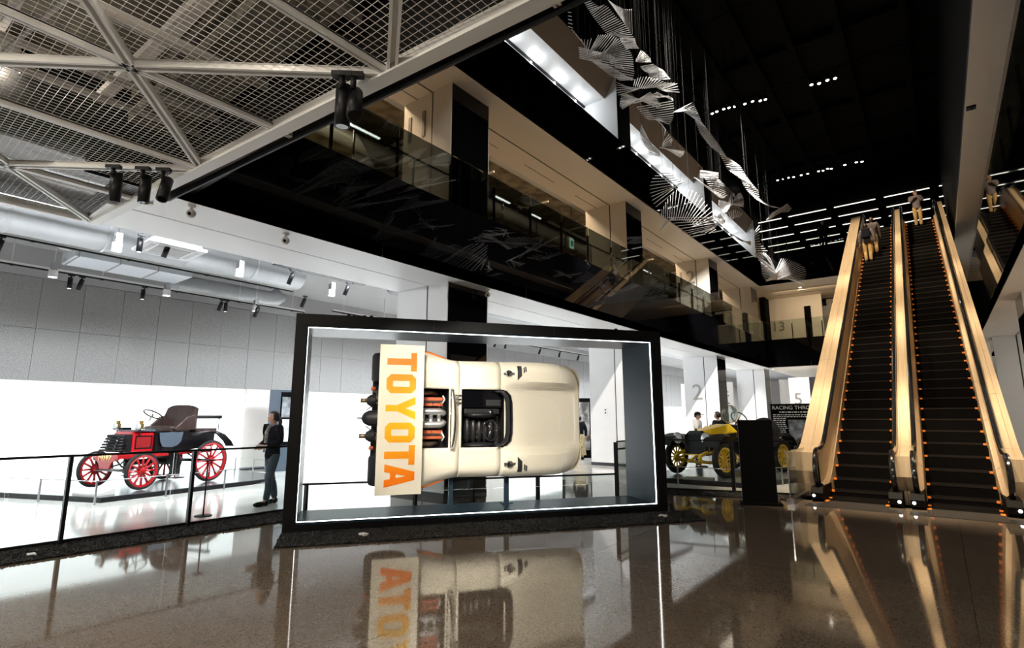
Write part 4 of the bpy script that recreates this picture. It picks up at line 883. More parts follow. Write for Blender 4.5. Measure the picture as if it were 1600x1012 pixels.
# ------------------------------------------------------------------ escalators
Y0, SL = 12.9, math.tan(R(31.0)); YT = Y0+L3/SL
def sint(y, c, h=0.5):   # smooth ramp: integral of a linear slope change round y=c
    if y < c-h: return 0.0
    if y > c+h: return y-c
    return (y-c+h)**2/(4*h)
def hy(y): return SL*(sint(y, Y0)-sint(y, YT))
ysam = [11.95+0.2*k for k in range(int((YT+2.0-11.95)/0.2)+1)]
def esc(name, label, hl, hr, outL, outR):
    t = thing(name, label, 'escalator', ((hl+hr)/2, 12.0, 0)); c = (hl+hr)/2
    s0, s1 = c-0.5, c+0.5
    # steps
    m = MB(); RUN = 0.40; RISE = RUN*SL
    m.bx(s0, s1, 0, RUN-0.004, -0.30, -0.006, 0); m.bx(s0+0.05, s1-0.05, -0.004, 0.022, -0.034, 0.0, 1); m.bx(s0, s0+0.05, -0.006, 0.03, -0.036, 0.002, 2); m.bx(s1-0.05, s1, -0.006, 0.03, -0.036, 0.002, 2)
    for q in range(16): m.bx(s0+0.06+0.055*q, s0+0.075+0.055*q, 0.03, RUN-0.01, -0.006, 0.0, 0)
    me = m.mesh('step', [M['step'], M['step_edge'], M['step_mark']])
    k = 0; y = 12.02
    while y < YT+1.2:
        o = bpy.data.objects.new('step', me); C.objects.link(o); o.parent = t; o.matrix_parent_inverse = t.matrix_basis.inverted(); o.location = (0, y, hy(y+0.2)+0.01); y += RUN; k += 1
    # handrails
    for X in (hl, hr):
        pts = [(X, 12.30, 0.20), (X, 12.18, 0.225)]
        for a in range(10): th = R(-110-14*a); pts.append((X, 12.22+0.36*math.sin(th)*1.0, 0.585+0.355*-math.cos(th))) if False else pts.append((X, 12.22-0.36*math.sin(R(18*(a+0.5))), 0.585-0.355*math.cos(R(18*(a+0.5)))))
        pts += [(X, yq, hy(yq)+0.94) for yq in ysam if 12.3 < yq < YT+1.6]
        MB().tube(pts, 0.044, 10).build('handrail', M['handrail'], t, True)
        sg = 1 if X == hl else -1
        # inner side: raked gold panels with joints and a lower skirt
        seg = [12.28]+[13.5+1.45*q for q in range(14) if 13.5+1.45*q < YT+1.4]
        for a, b_ in zip(seg[:-1], seg[1:]):
            yy_ = [a+0.004]+[q for q in ysam if a+0.05 < q < b_-0.05]+[b_-0.004]; mb = MB(); v = []
            for q in yy_:
                h = hy(q); v += [(X+sg*0.004, q, h+0.90), (X+sg*0.012, q, h+0.30), (X+sg*0.085, q, h+0.24)]
            mb.add(v, [(3*i+j, 3*i+3+j, 3*i+4+j, 3*i+1+j) for i in range(len(yy_)-1) for j in range(2)], 0, False)
            mb.build('inner_panel', M['gold'], t, True, fix=False)
        v = []; yy_ = [q for q in ysam if q > 12.1]
        for q in yy_: h = hy(q); v += [(X+sg*0.085, q, h+0.236), (X+sg*0.105, q, h-0.25)]
        MB().add(v, [(2*i, 2*i+2, 2*i+3, 2*i+1) for i in range(len(yy_)-1)]).build('skirt', M['gold'], t, True, fix=False)
        # black newel base with a small lamp
        MB().prism([(12.9, 0), (11.95, 0), (11.82, 0.05), (11.80, 0.16), (11.9, 0.26), (12.9, 0.26)], X-0.10, X+0.10, Matrix(((0, 0, 1, 0), (1, 0, 0, 0), (0, 1, 0, 0), (0, 0, 0, 1)))).build('newel_base', M['black_matte'], t, True)
        MB().sphere((X-sg*0.05, 11.80, 0.11), 0.028, 10, 6).build('sensor_lamp', M['lamp_soft'], t, True)
        MB().sphere((X+sg*0.085, 11.83, 0.10), 0.014, 8, 6).build('status_lamp', M['green_lamp'] if name.endswith('up') else M['red_lamp'], t, True)
    # decks beside the handrails, in panels
    def deck(x0, x1, ya):
        seg = [ya]+[13.1+1.75*q for q in range(13) if 13.1+1.75*q < YT+1.4]; xm = x0+(x1-x0)*0.55
        for a, b_ in zip(seg[:-1], seg[1:]):
            for (p, q_) in ((x0, xm-0.002), (xm+0.002, x1)):
                yy_ = [a+0.004]+[q for q in ysam if a+0.05 < q < b_-0.05]+[b_-0.004]; mb = MB(); v = []
                for q in yy_: h = hy(q); v += [(p, q, h+0.86), (q_, q, h+0.86), (q_, q, h+0.80), (p, q, h+0.80)]
                n = len(yy_); f = [(4*i+j, 4*i+4+j, 4*i+4+(j+1) % 4, 4*i+(j+1) % 4) for i in range(n-1) for j in range(4)]+[(0, 1, 2, 3), (4*n-4, 4*n-1, 4*n-2, 4*n-3)]
                mb.add(v, f); mb.build('deck_panel', M['gold'], t, True)
        # end plate under the front of the deck and the outer side cladding
        MB().add([(x0, ya, 0.86), (x1, ya, 0.86), (x1, ya-0.02, 0.50), (x0, ya-0.02, 0.50), (x0, ya+0.12, 0.24), (x1, ya+0.12, 0.24), (x0, ya+0.14, 0.0), (x1, ya+0.14, 0.0)], [(0, 1, 2, 3), (3, 2, 5, 4), (4, 5, 7, 6)]).build('end_plate', M['gold'], t, True)
        for X in (x0, x1):
            v = []; yy_ = [ya]+[q for q in ysam if q > ya]
            for q in yy_: h = hy(q); v += [(X, q, h+0.855), (X, q, max(h-0.75, 0))]
            MB().add(v, [(2*i, 2*i+2, 2*i+3, 2*i+1) for i in range(len(yy_)-1)]).build('side_cladding', M['gold'], t, True, fix=False)
    for od in (outL, outR):
        if od: deck(*od)
    # dark underside and comb plate
    v = []; x0, x1 = (outL[0] if outL else hl-0.1), (outR[1] if outR else hr+0.1)
    for q in ysam: h = hy(q); v += [(x0, q, max(h-0.75, 0.0)), (x1, q, max(h-0.75, 0.0))]
    MB().add(v, [(2*i, 2*i+1, 2*i+3, 2*i+2) for i in range(len(ysam)-1)]).build('underside', M['black_paint'], t, True, fix=False)
    MB().bx(hl-0.10, hr+0.10, 11.15, 11.55, 0.0, 0.006).build('floor_plate', M['grate_dark'], t, True)
    g = MB()
    g.bx(s0, s1, 11.55, 12.03, 0.0, 0.004)
    stuff(g.build('comb_plate', M['grate_dark'], t, True)); g = MB()
    for q in range(56): g.bx(s0+0.018*q, s0+0.018*q+0.009, 11.2, 12.04, 0.004, 0.011)
    stuff(g.build('comb_teeth', M['grate'], t, True, fix=False))
    for X in (s0+0.03, s1-0.03): MB().bx(X-0.03, X+0.03, 11.9, 12.1, 0.006, 0.014).build('comb_mark', M['step_mark'], t, True)
    return t
M['green_lamp'] = mat('green_lamp', (0, 0.2, 0.05), 0.4, emit=(0.0, 1.0, 0.3), estr=1.2); M['red_lamp'] = mat('red_lamp', (0.3, 0, 0), 0.4, emit=(1.0, 0.05, 0.03), estr=1.2)
e1 = esc('escalator_up', 'left escalator with golden sides, two riders near its top', -1.98, -0.765, (-2.42, -2.03, 12.45), (-0.765+0.0, -0.6125, 12.22)); e1.name = 'escalator'
e2 = esc('escalator_down', 'right escalator with golden sides and one rider near its top', -0.46, 0.775, (-0.6125, -0.46, 12.22), (0.82, 1.03, 12.45)); e2.name = 'escalator'
t = thing('glass_screen', 'clear glass screen on a metal shoe left of the escalator foot', 'glass screen', (-2.3, 11.3, 0))
MB().bx(-2.306, -2.294, 11.15, 12.9, 0.08, 0.94).build('glass_pane', M['glass'], t, True); MB().bx(-2.36, -2.24, 11.12, 12.9, 0, 0.10).build('shoe', M['steel'], t, True); MB().bx(-2.31, -2.29, 11.14, 11.15, 0.1, 0.95).build('edge_trim', M['chrome'], t, True)
t = thing('glass_screen', 'clear glass screen on a shoe at the right border beside the escalator', 'glass screen', (1.34, 11.6, 0))
MB().bx(1.334, 1.346, 11.8, 13.2, 0.08, 1.25).build('glass_pane', M['glass'], t, True); MB().bx(1.30, 1.38, 11.8, 13.2, 0, 0.10).build('shoe', M['steel'], t, True)
tag(MB().bx(-2.42, 1.24, YT+1.3, YF-0.92, L3-0.25, L3).build('landing', M['beam_dark']), 'dark landing at the top of both escalators', 'landing')
# ------------------------------------------------------------------ vintage cars
M['red_paint'] = mat('red_paint', (0.34, 0.006, 0.010), 0.25, coat=0.3)
M['yellow_paint'] = mat('yellow_paint', (0.90, 0.60, 0.015), 0.32, coat=0.25)
M['green_dark'] = mat('green_dark', (0.012, 0.03, 0.02), 0.25, coat=0.5)
M['leather_brown'] = mat('leather_brown', (0.036, 0.018, 0.014), 0.4, noise=(14, 4, (0.016, 0.009, 0.008), 0.35, 0.65), bump=(25, 0.4, 0.012))
M['black_enamel'] = mat('black_enamel', (0.005, 0.005, 0.006), 0.3, spec=0.2)
M['blue_grey'] = mat('blue_grey_panel', (0.055, 0.075, 0.10), 0.4)
M['gold_letter'] = mat('gold_letter', (0.80, 0.62, 0.28), 0.4)
M['lens_glass'] = mat('lens_glass', (0.55, 0.58, 0.58), 0.12, 0.5)
M['plinth'] = mat('plinth_top', (0.07, 0.075, 0.085), 0.2)
def wheel(parent, x, y, r, wdt, tr, n, m, side):
    b = MB(); b.lathe([(r-tr*2-0.032, -wdt*0.34), (r-tr*2+0.012, -wdt*0.5), (r-tr*2+0.012, wdt*0.5), (r-tr*2-0.032, wdt*0.34), (r-tr*2-0.032, -wdt*0.34)], (0, 0, 0), (0, 1, 0), 32)
    o = b.build('wheel', M[m], parent); o.location = (x, y, r)
    MB().tube([((r-tr)*math.cos(2*math.pi*k/36), 0, (r-tr)*math.sin(2*math.pi*k/36)) for k in range(36)], tr, 10, closed=True).build('tyre', M['rubber'], o)
    s = None
    for k in range(n):
        if s is None:
            s = MB().tube([(0, 0, 0.05), (0, 0, (r-tr)*0.5), (0, 0, r-tr*2-0.02)], [0.028, 0.021, 0.024], 7).build('spoke', M[m], o)
        else:
            c = link_copy(s, o); c.rotation_euler = (0, 2*math.pi*k/n, 0)
    MB().lathe([(0.0, side*0.09), (0.035, side*0.085), (0.05, side*0.04), (0.075, side*0.03), (0.08, -side*0.03), (0.0, -side*0.05)], (0, 0, 0), (0, 1, 0), 16).build('hub', M[m], o)
    return o
rz = math.atan2(-0.945, 0.33)
PZ = 0.10
rv = thing('vintage_car', 'red and black vintage car with red spoked wheels on a low plinth', 'vintage car', (-13.6, 4.1, PZ), rz)
for (x, y, r) in ((0, 0.68, 0.375), (0, -0.68, 0.375), (-1.62, 0.70, 0.465), (-1.62, -0.70, 0.465)): wheel(rv, x, y, r, 0.07, 0.034, 12, 'red_paint', 1 if y > 0 else -1)
MB().cyl((0, -0.66, 0.375), (0, 0.66, 0.375), 0.025, 10).build('front_axle', M['steel'], rv); MB().cyl((-1.62, -0.68, 0.465), (-1.62, 0.68, 0.465), 0.035, 10).build('rear_axle', M['black_enamel'], rv)
for s in (-1, 1):
    MB().beam((0.28, s*0.30, 0.66), (-1.95, s*0.34, 0.68), 0.05, 0.09).build('chassis_rail', M['red_paint'], rv)
    MB().tube([(0.30, s*0.3, 0.62), (0.18, s*0.34, 0.46), (-0.05, s*0.36, 0.41), (-0.3, s*0.36, 0.46), (-0.45, s*0.32, 0.62)], 0.018, 8).build('leaf_spring', M['black_enamel'], rv)
    MB().tube([(-1.2, s*0.45, 0.66), (-1.4, s*0.5, 0.52), (-1.62, s*0.52, 0.47), (-1.85, s*0.5, 0.54), (-2.0, s*0.45, 0.68)], 0.018, 8).build('leaf_spring', M['black_enamel'], rv)
MB().prism([(-0.36, 0.72), (0.36, 0.72), (0.36, 0.60), (0.20, 0.56), (0.13, 0.42), (-0.13, 0.42), (-0.20, 0.56), (-0.36, 0.60)], 0.26, 0.30, Matrix(((0, 0, 1, 0), (1, 0, 0, 0), (0, 1, 0, 0), (0, 0, 0, 1)))).build('front_board', M['red_paint'], rv)
text('M197', 'number_plate', 0.155, 0.006, M['gold_letter'], rv, (0.306, 0, 0.63), (R(90), 0, R(90)))
for k in range(6):
    z = 0.78+0.058*k; n = 0.30-0.012*k
    MB().tube([(0.13-0.012*k, n, z), (0.22-0.018*k, n, z), (0.25-0.018*k, n-0.03, z), (0.25-0.018*k, -n+0.03, z), (0.22-0.018*k, -n, z), (0.13-0.012*k, -n, z)], 0.021, 8).build('radiator_coil', M['black_enamel'], rv)
for s in (-0.12, 0.12): MB().cyl((0.245, s, 0.76), (0.15, s, 1.10), 0.012, 6).build('coil_clamp', M['steel'], rv)
MB().bx(-0.02, 0.12, -0.27, 0.27, 0.74, 1.10).build('radiator_core', M['black_paint'], rv)
MB().prism([(-0.29, 0.74), (0.29, 0.74), (0.29, 1.10), (0.22, 1.16), (-0.22, 1.16), (-0.29, 1.10)], -0.48, -0.02, Matrix(((0, 0, 1, 0), (1, 0, 0, 0), (0, 1, 0, 0), (0, 0, 0, 1)))).build('bonnet', M['red_paint'], rv, bevel=0.008)
for s in (-1, 1): MB().bx(-0.42, -0.10, s*0.29-0.004, s*0.29+0.004, 0.82, 1.04).build('bonnet_panel', mat('red_dark', (0.20, 0.005, 0.007), 0.35), rv); MB().bx(-0.45, -0.07, s*0.288-0.003, s*0.288+0.003, 0.79, 1.07).build('panel_frame', M['black_enamel'], rv)
MB().bx(-0.62, -0.48, -0.36, 0.36, 0.72, 1.15).build('dashboard', M['black_enamel'], rv, bevel=0.01)
MB().bx(-0.5, -0.1, -0.3, 0.3, 1.16, 1.19).build('bonnet_tray', M['blue_grey'], rv)
MB().bx(-0.30, -0.1, -0.28, -0.16, 1.18, 1.24).build('oiler_box', M['black_enamel'], rv)
# body under the seat, side aprons
MB().prism([(-0.62, 0.72), (-1.30, 0.72), (-1.98, 0.78), (-1.98, 1.12), (-1.30, 1.12), (-0.80, 1.12), (-0.74, 0.84), (-0.62, 0.80)], -0.38, 0.38, Matrix(((1, 0, 0, 0), (0, 0, 1, 0), (0, 1, 0, 0), (0, 0, 0, 1)))).build('body', M['black_enamel'], rv, bevel=0.01)
for s in (-1, 1):
    MB().prism([(-0.52, 1.12), (-1.10, 1.14), (-1.06, 0.92), (-0.98, 0.84), (-0.84, 0.80), (-0.62, 0.82), (-0.56, 0.92)], s*0.40-0.006, s*0.40+0.006, Matrix(((1, 0, 0, 0), (0, 0, 1, 0), (0, 1, 0, 0), (0, 0, 0, 1)))).build('side_apron', M['blue_grey'], rv)
    b = MB(); pts = [(-1.10, 1.05), (-1.2, 1.10), (-1.4, 1.14), (-1.62, 1.14), (-1.85, 1.06), (-2.05, 0.90), (-2.14, 0.78)]
    v = []
    for (x, z) in pts: v += [(x, s*0.58, z), (x, s*0.84, z), (x, s*0.84, z-0.012), (x, s*0.58, z-0.012)]
    b.add(v, [(4*i+j, 4*i+4+j, 4*i+4+(j+1) % 4, 4*i+(j+1) % 4) for i in range(len(pts)-1) for j in range(4)], 0, True).build('rear_mudguard', M['black_enamel'], rv)
    b = MB(); pts = [(-0.50, 0.80), (-0.58, 0.76), (-0.66, 0.66), (-0.70, 0.52), (-0.71, 0.36), (-0.70, 0.22)]
    v = []
    for (x, z) in pts: v += [(x, s*0.56, z), (x, s*0.84, z), (x-0.03, s*0.84, z), (x-0.03, s*0.56, z)]
    b.add(v, [(4*i+j, 4*i+4+j, 4*i+4+(j+1) % 4, 4*i+(j+1) % 4) for i in range(len(pts)-1) for j in range(4)], 0, True).build('front_mudguard', M['black_enamel'], rv)
    MB().bx(-0.88, -0.66, s*0.60, s*0.82, 0.16, 0.18).build('step_plate', M['black_enamel'], rv); MB().cyl((-0.76, s*0.45, 0.66), (-0.76, s*0.68, 0.18), 0.014, 6).build('step_bracket', M['red_paint'], rv)
    MB().sphere((-0.06, s*0.34, 1.26), (0.05, 0.075, 0.075), 14, 8).build('head_lamp', M['lens_glass'], rv); MB().lathe([(0.055, -0.06), (0.055, 0.04), (0.03, 0.07), (0.05, 0.085), (0.03, 0.11), (0.0, 0.115)], (-0.13, s*0.34, 1.27), (0, 0, 1), 12).build('lamp_body', M['brass'], rv)
    MB().cyl((-0.12, s*0.34, 1.05), (-0.12, s*0.34, 1.21), 0.012, 6).build('lamp_bracket', M['black_enamel'], rv)
    b = MB(); P = [(-0.82, 1.20), (-1.02, 1.36), (-1.12, 1.46), (-1.36, 1.52), (-1.38, 1.18), (-0.9, 1.15)]
    b.prism(P, s*0.42-0.025*1, s*0.42+0.025, Matrix(((1, 0, 0, 0), (0, 0, 1, 0), (0, 1, 0, 0), (0, 0, 0, 1)))).build('arm_wing', M['leather_brown'], rv, bevel=0.02)
MB().bx(-1.28, -0.76, -0.40, 0.40, 1.12, 1.26).build('seat_cushion', M['leather_brown'], rv, bevel=0.04)
b = MB(); v = []; n = 12
for k in range(n+1):
    y = -0.43+0.86*k/n; e = (2*k/n-1)**2; top = 1.74-0.07*e**2
    v += [(-1.18-0.02*(1-e), y, 1.18), (-1.26-0.03*(1-e), y, 1.5), (-1.33-0.02*(1-e), y, top), (-1.42, y, top-0.01), (-1.38, y, 1.18)]
b.add(v, [(5*i+j, 5*i+5+j, 5*i+5+(j+1) % 5, 5*i+(j+1) % 5) for i in range(n) for j in range(5)]+[(0, 1, 2, 3, 4), tuple(5*n+q for q in (4, 3, 2, 1, 0))], 0, True).build('seat_back', M['leather_brown'], rv)
MB().bx(-2.02, -1.42, -0.40, 0.40, 1.12, 1.20).build('rear_seat', M['leather_brown'], rv, bevel=0.02)
MB().bx(-2.12, -2.06, -0.42, 0.42, 1.42, 1.50).build('rear_backrest', M['black_enamel'], rv, bevel=0.01)
for s in (-1, 1): MB().cyl((-2.09, s*0.36, 1.12), (-2.09, s*0.36, 1.44), 0.012, 6).build('backrest_stay', M['steel'], rv)
MB().cyl((-0.52, -0.2, 1.05), (-0.78, -0.2, 1.50), 0.014, 8).build('steering_column', M['steel'], rv)
ax_ = Vector((-0.26, 0, 0.45)).normalized(); ay_ = Vector((0, 1, 0)); az_ = ax_.cross(ay_)
MB().tube([Vector((-0.79, -0.2, 1.52))+(ay_*math.cos(2*math.pi*k/28)+az_*math.sin(2*math.pi*k/28))*0.20 for k in range(28)], 0.015, 8, closed=True).build('steering_wheel', M['black_enamel'], rv)
for k in range(4):
    a = math.pi/4+math.pi/2*k; MB().cyl((-0.78, -0.2, 1.51), Vector((-0.79, -0.2, 1.52))+(ay_*math.cos(a)+az_*math.sin(a))*0.19, 0.008, 6).build('wheel_spoke', M['brass'], rv)
MB().cyl((-0.45, 0.22, 1.0), (-0.40, 0.26, 1.42), 0.010, 6).build('hand_lever', M['steel'], rv)
MB().bx(-1.2, -0.9, -0.25, 0.25, 0.42, 0.70).build('gear_case', M['black_enamel'], rv, bevel=0.02); MB().cyl((-0.9, -0.1, 0.5), (-0.2, -0.1, 0.5), 0.06, 10).build('drive_shaft', M['black_enamel'], rv)
MB().cyl((0.1, -0.55, 0.36), (0.1, 0.55, 0.36), 0.012, 6).build('track_rod', M['steel'], rv)
# plinth, low stanchions
def plinth(name, label, poly, h=0.10):
    c = Vector((sum(p[0] for p in poly)/len(poly), sum(p[1] for p in poly)/len(poly), 0)); t = thing(name, label, 'plinth', c)
    MB().prism(poly, 0, h-0.012).build('base', M['black_paint'], t, True); MB().prism(poly, h-0.012, h).build('top', M['plinth'], t, True); return t
plinth('car_plinth', 'low dark plinth under the red vintage car', [(-15.9, 1.6), (-14.86, 2.45), (-12.33, 3.50), (-12.9, 6.9), (-14.2, 7.6), (-16.3, 7.6), (-16.3, 1.6)])
def barrier(name, label, pts, closed=False, h=0.42):
    t = thing(name, label, 'barrier', (*pts[0], 0))
    Q = pts+([pts[0]] if closed else [])
    for a, b_ in zip(Q[:-1], Q[1:]):
        a = Vector((*a, 0)); b_ = Vector((*b_, 0)); n = max(1, round((b_-a).length/1.15))
        for k in range(n): p = a+(b_-a)*(k/n); MB().bx(p.x-0.014, p.x+0.014, p.y-0.014, p.y+0.014, 0, h).build('post', M['steel'], t, True)
        MB().cyl(a+Vector((0, 0, h-0.01)), b_+Vector((0, 0, h-0.01)), 0.008, 6).build('rail', M['steel'], t, True)
    p = Q[-1]; MB().bx(p[0]-0.014, p[0]+0.014, p[1]-0.014, p[1]+0.014, 0, h).build('post', M['steel'], t, True)
    return t
barrier('low_barrier', 'thin steel rope barrier round the red car', [(-16.0, 1.45), (-14.7, 2.3), (-12.15, 3.36), (-12.7, 7.0), (-14.1, 7.75), (-16.2, 7.75)])
t = thing('info_board', 'sloping white caption board on the plinth before the red car', 'caption board', (-12.95, 3.55, 0.1), R(20))
MB().add([(-0.33, -0.17, 0.03), (0.33, -0.17, 0.03), (0.33, 0.17, 0.10), (-0.33, 0.17, 0.10), (-0.33, -0.17, 0.0), (0.33, -0.17, 0.0), (0.33, 0.17, 0.0), (-0.33, 0.17, 0.0)], [(0, 1, 2, 3), (4, 7, 6, 5), (0, 4, 5, 1), (1, 5, 6, 2), (2, 6, 7, 3), (3, 7, 4, 0)]).build('board', M['plaster_beige'], t)
MB().add([(-0.31, -0.155, 0.038), (0.31, -0.155, 0.038), (0.31, 0.155, 0.102), (-0.31, 0.155, 0.102)], [(0, 1, 2, 3)]).build('printed_face', M['white_panel'], t)
t = thing('stand', 'thin black floor stand behind the rail, right of the second post', 'stand', (-9.45, 4.08, 0))
MB().cyl((0, 0, 0), (0, 0, 0.86), 0.012, 8).build('pole', M['black_paint'], t); MB().lathe([(0, 0), (0.13, 0), (0.13, 0.012), (0, 0.016)], n=20).build('foot', M['black_paint'], t); MB().bx(-0.1, 0.1, -0.07, 0.07, 0.86, 0.875).build('plate', M['black_paint'], t)
t = thing('display_pillar', 'blue grey display pillar with two picture screens behind the woman', 'display board', (-15.3, 9.0, 0), R(-20))
MB().bx(-0.05, 0.05, -0.75, 0.0, 0, 2.36).build('board', M['blue_grey'], t); 
pic = mat('photo_print', (0.30, 0.33, 0.36), 0.4, noise=(4, 5, (0.03, 0.035, 0.04), 0.35, 0.65)); pic2 = mat('photo_print_light', (0.65, 0.70, 0.74), 0.4, noise=(5, 5, (0.18, 0.22, 0.26), 0.3, 0.6))
MB().bx(0.05, 0.07, -0.45, -0.02, 0.75, 2.30).build('screen', M['black_gloss'], t); MB().bx(0.07, 0.075, -0.41, -0.06, 1.55, 2.15).build('picture', pic, t); MB().bx(0.07, 0.075, -0.41, -0.06, 0.85, 1.50).build('picture', pic2, t)
# ---- yellow car
rz = math.atan2(-0.954, -0.30)
yc = thing('vintage_car', 'yellow and black vintage racing car with big chrome headlamps', 'vintage car', (-4.87, 13.86, 0.12), rz)
for (x, y) in ((0, 0.70), (0, -0.70), (-2.55, 0.70), (-2.55, -0.70)): wheel(yc, x, y, 0.43, 0.10, 0.075, 12, 'yellow_paint', 1 if y > 0 else -1)
MB().tube([(0, -0.66, 0.43), (0, -0.5, 0.38), (0, -0.3, 0.33), (0, 0.3, 0.33), (0, 0.5, 0.38), (0, 0.66, 0.43)], 0.035, 8).build('front_axle', M['yellow_paint'], yc); MB().cyl((-2.55, -0.66, 0.43), (-2.55, 0.66, 0.43), 0.05, 10).build('rear_axle', M['yellow_paint'], yc)
for s in (-1, 1):
    MB().tube([(0.50, s*0.36, 0.44), (0.42, s*0.36, 0.52), (0.2, s*0.36, 0.58), (-0.3, s*0.36, 0.58), (-2.9, s*0.40, 0.60)], 0.045, 8).build('chassis_rail', M['yellow_paint'], yc)
    MB().tube([(0.50, s*0.38, 0.42), (0.25, s*0.38, 0.36), (0.0, s*0.38, 0.35), (-0.25, s*0.38, 0.37), (-0.5, s*0.38, 0.48)], 0.03, 8).build('leaf_spring', M['yellow_paint'], yc)
    # front mudguard: a flared curved sheet above the wheel
    b = MB(); v = []; pts = [(0.52, 0.74), (0.40, 0.93), (0.2, 1.01), (0, 1.02), (-0.25, 0.97), (-0.5, 0.80), (-0.75, 0.60), (-1.1, 0.45), (-1.9, 0.44)]
    for (x, z) in pts: v += [(x, s*0.46, z), (x, s*0.70, z+0.03), (x, s*0.92, z-0.02), (x, s*0.92, z-0.04), (x, s*0.70, z+0.01), (x, s*0.46, z-0.02)]
    b.add(v, [(6*i+j, 6*i+6+j, 6*i+6+(j+1) % 6, 6*i+(j+1) % 6) for i in range(len(pts)-1) for j in range(6)]+[(0, 1, 2, 3, 4, 5)], 0, True).build('front_mudguard', M['black_enamel'], yc)
    b = MB(); v = []; pts = [(-2.0, 0.70), (-2.15, 0.92), (-2.4, 1.03), (-2.65, 1.02), (-2.9, 0.90), (-3.05, 0.70)]
    for (x, z) in pts: v += [(x, s*0.55, z), (x, s*0.88, z), (x, s*0.88, z-0.02), (x, s*0.55, z-0.02)]
    b.add(v, [(4*i+j, 4*i+4+j, 4*i+4+(j+1) % 4, 4*i+(j+1) % 4) for i in range(len(pts)-1) for j in range(4)], 0, True).build('rear_mudguard', M['black_enamel'], yc)
    MB().lathe([(0.03, -0.17), (0.10, -0.10), (0.145, 0.0), (0.15, 0.02), (0.14, 0.03)], (0.26, s*0.42, 0.92), (1, 0, 0), 22).build('head_lamp', M['chrome'], yc); MB().lathe([(0, 0.045), (0.07, 0.04), (0.137, 0.025)], (0.26, s*0.42, 0.92), (1, 0, 0), 22).build('lamp_glass', M['lens_glass'], yc)
    MB().cyl((0.24, s*0.42, 0.78), (0.15, s*0.38, 0.60), 0.018, 8).build('lamp_bracket', M['black_enamel'], yc)
    MB().lathe([(0.02, -0.08), (0.07, -0.04), (0.085, 0.02), (0.0, 0.03)], (-1.12, s*0.55, 1.12), (1, 0, 0), 16).build('side_lamp', M['brass'], yc)
Tx = Matrix(((0, 0, 1, 0), (1, 0, 0, 0), (0, 1, 0, 0), (0, 0, 0, 1)))
rad = [(-0.31, 0.50), (0.31, 0.50), (0.31, 0.98), (0.16, 1.10), (-0.16, 1.10), (-0.31, 0.98)]
MB().prism(rad, 0.02, 0.14, Tx).build('radiator', M['black_enamel'], yc, bevel=0.01); MB().prism([(x*0.84, 0.55+(z-0.5)*0.80) for x, z in rad], 0.14, 0.146, Tx).build('radiator_core', mat('radiator_core', (0.006, 0.010, 0.011), 0.5, spec=0.15), yc)
MB().bx(0.145, 0.155, -0.30, 0.30, 0.50, 0.53).build('badge_bar', M['yellow_paint'], yc); MB().cyl((0.08, 0, 1.10), (0.08, 0, 1.16), 0.03, 10).build('radiator_cap', M['brass'], yc)
b = MB(); rear = [(-0.40, 0.55), (0.40, 0.55), (0.40, 1.08), (0.20, 1.26), (-0.20, 1.26), (-0.40, 1.08)]
v = [(0.02, x, z) for x, z in rad]+[(-1.05, x, z) for x, z in rear]
b.add(v, [(i, (i+1) % 6, 6+(i+1) % 6, 6+i) for i in range(6)]).build('bonnet', M['yellow_paint'], yc)
for s in (-1, 1): MB().add([(0.0, s*0.316, 0.52), (0.0, s*0.316, 0.96), (-1.03, s*0.405, 1.05), (-1.03, s*0.405, 0.57)], [(0, 1, 2, 3)]).build('bonnet_side', M['black_enamel'], yc)
MB().bx(-1.15, -1.05, -0.42, 0.42, 0.55, 1.24).build('dashboard', M['black_enamel'], yc, bevel=0.02)
MB().bx(-2.2, -1.15, -0.45, 0.45, 0.55, 0.74).build('body', M['black_enamel'], yc, bevel=0.02)
for s in (-0.22, 0.22):
    MB().bx(-1.85, -1.45, s-0.19, s+0.19, 0.74, 0.86).build('seat_cushion', M['leather_brown'], yc, bevel=0.03); MB().bx(-1.95, -1.83, s-0.2, s+0.2, 0.76, 1.24).build('seat_back', M['leather_brown'], yc, bevel=0.04)
MB().cyl((-2.45, -0.45, 1.0), (-2.45, 0.45, 1.0), 0.24, 20).build('fuel_tank', M['black_enamel'], yc)
MB().lathe([(0.30, -0.07), (0.42, -0.08), (0.44, 0), (0.42, 0.08), (0.30, 0.07)], (-2.95, 0, 1.0), (1, 0, 0.25), 24).build('spare_tyre', M['rubber'], yc)
MB().lathe([(0, 0), (0.22, 0.0), (0.23, 0.006), (0.22, 0.012), (0, 0.012)], (-1.08, 0.20, 1.52), (-1, 0, 0.15), 28).build('round_windscreen', M['glass_grey'], yc); MB().tube([(-1.08-0.15*0.23*math.sin(2*math.pi*k/28), 0.20+0.225*math.cos(2*math.pi*k/28), 1.52+0.225*math.sin(2*math.pi*k/28)) for k in range(28)], 0.010, 6, closed=True).build('screen_rim', M['brass'], yc)
MB().cyl((-1.1, 0.20, 1.05), (-1.1, 0.20, 1.31), 0.014, 6).build('screen_stay', M['brass'], yc)
ax_ = Vector((-0.5, 0, 0.42)).normalized(); az_ = ax_.cross(ay_)
MB().cyl((-1.05, 0.24, 1.08), (-1.42, 0.24, 1.40), 0.018, 8).build('steering_column', M['brass'], yc)
MB().tube([Vector((-1.43, 0.24, 1.41))+(ay_*math.cos(2*math.pi*k/28)+az_*math.sin(2*math.pi*k/28))*0.21 for k in range(28)], 0.016, 8, closed=True).build('steering_wheel', M['leather_brown'], yc)
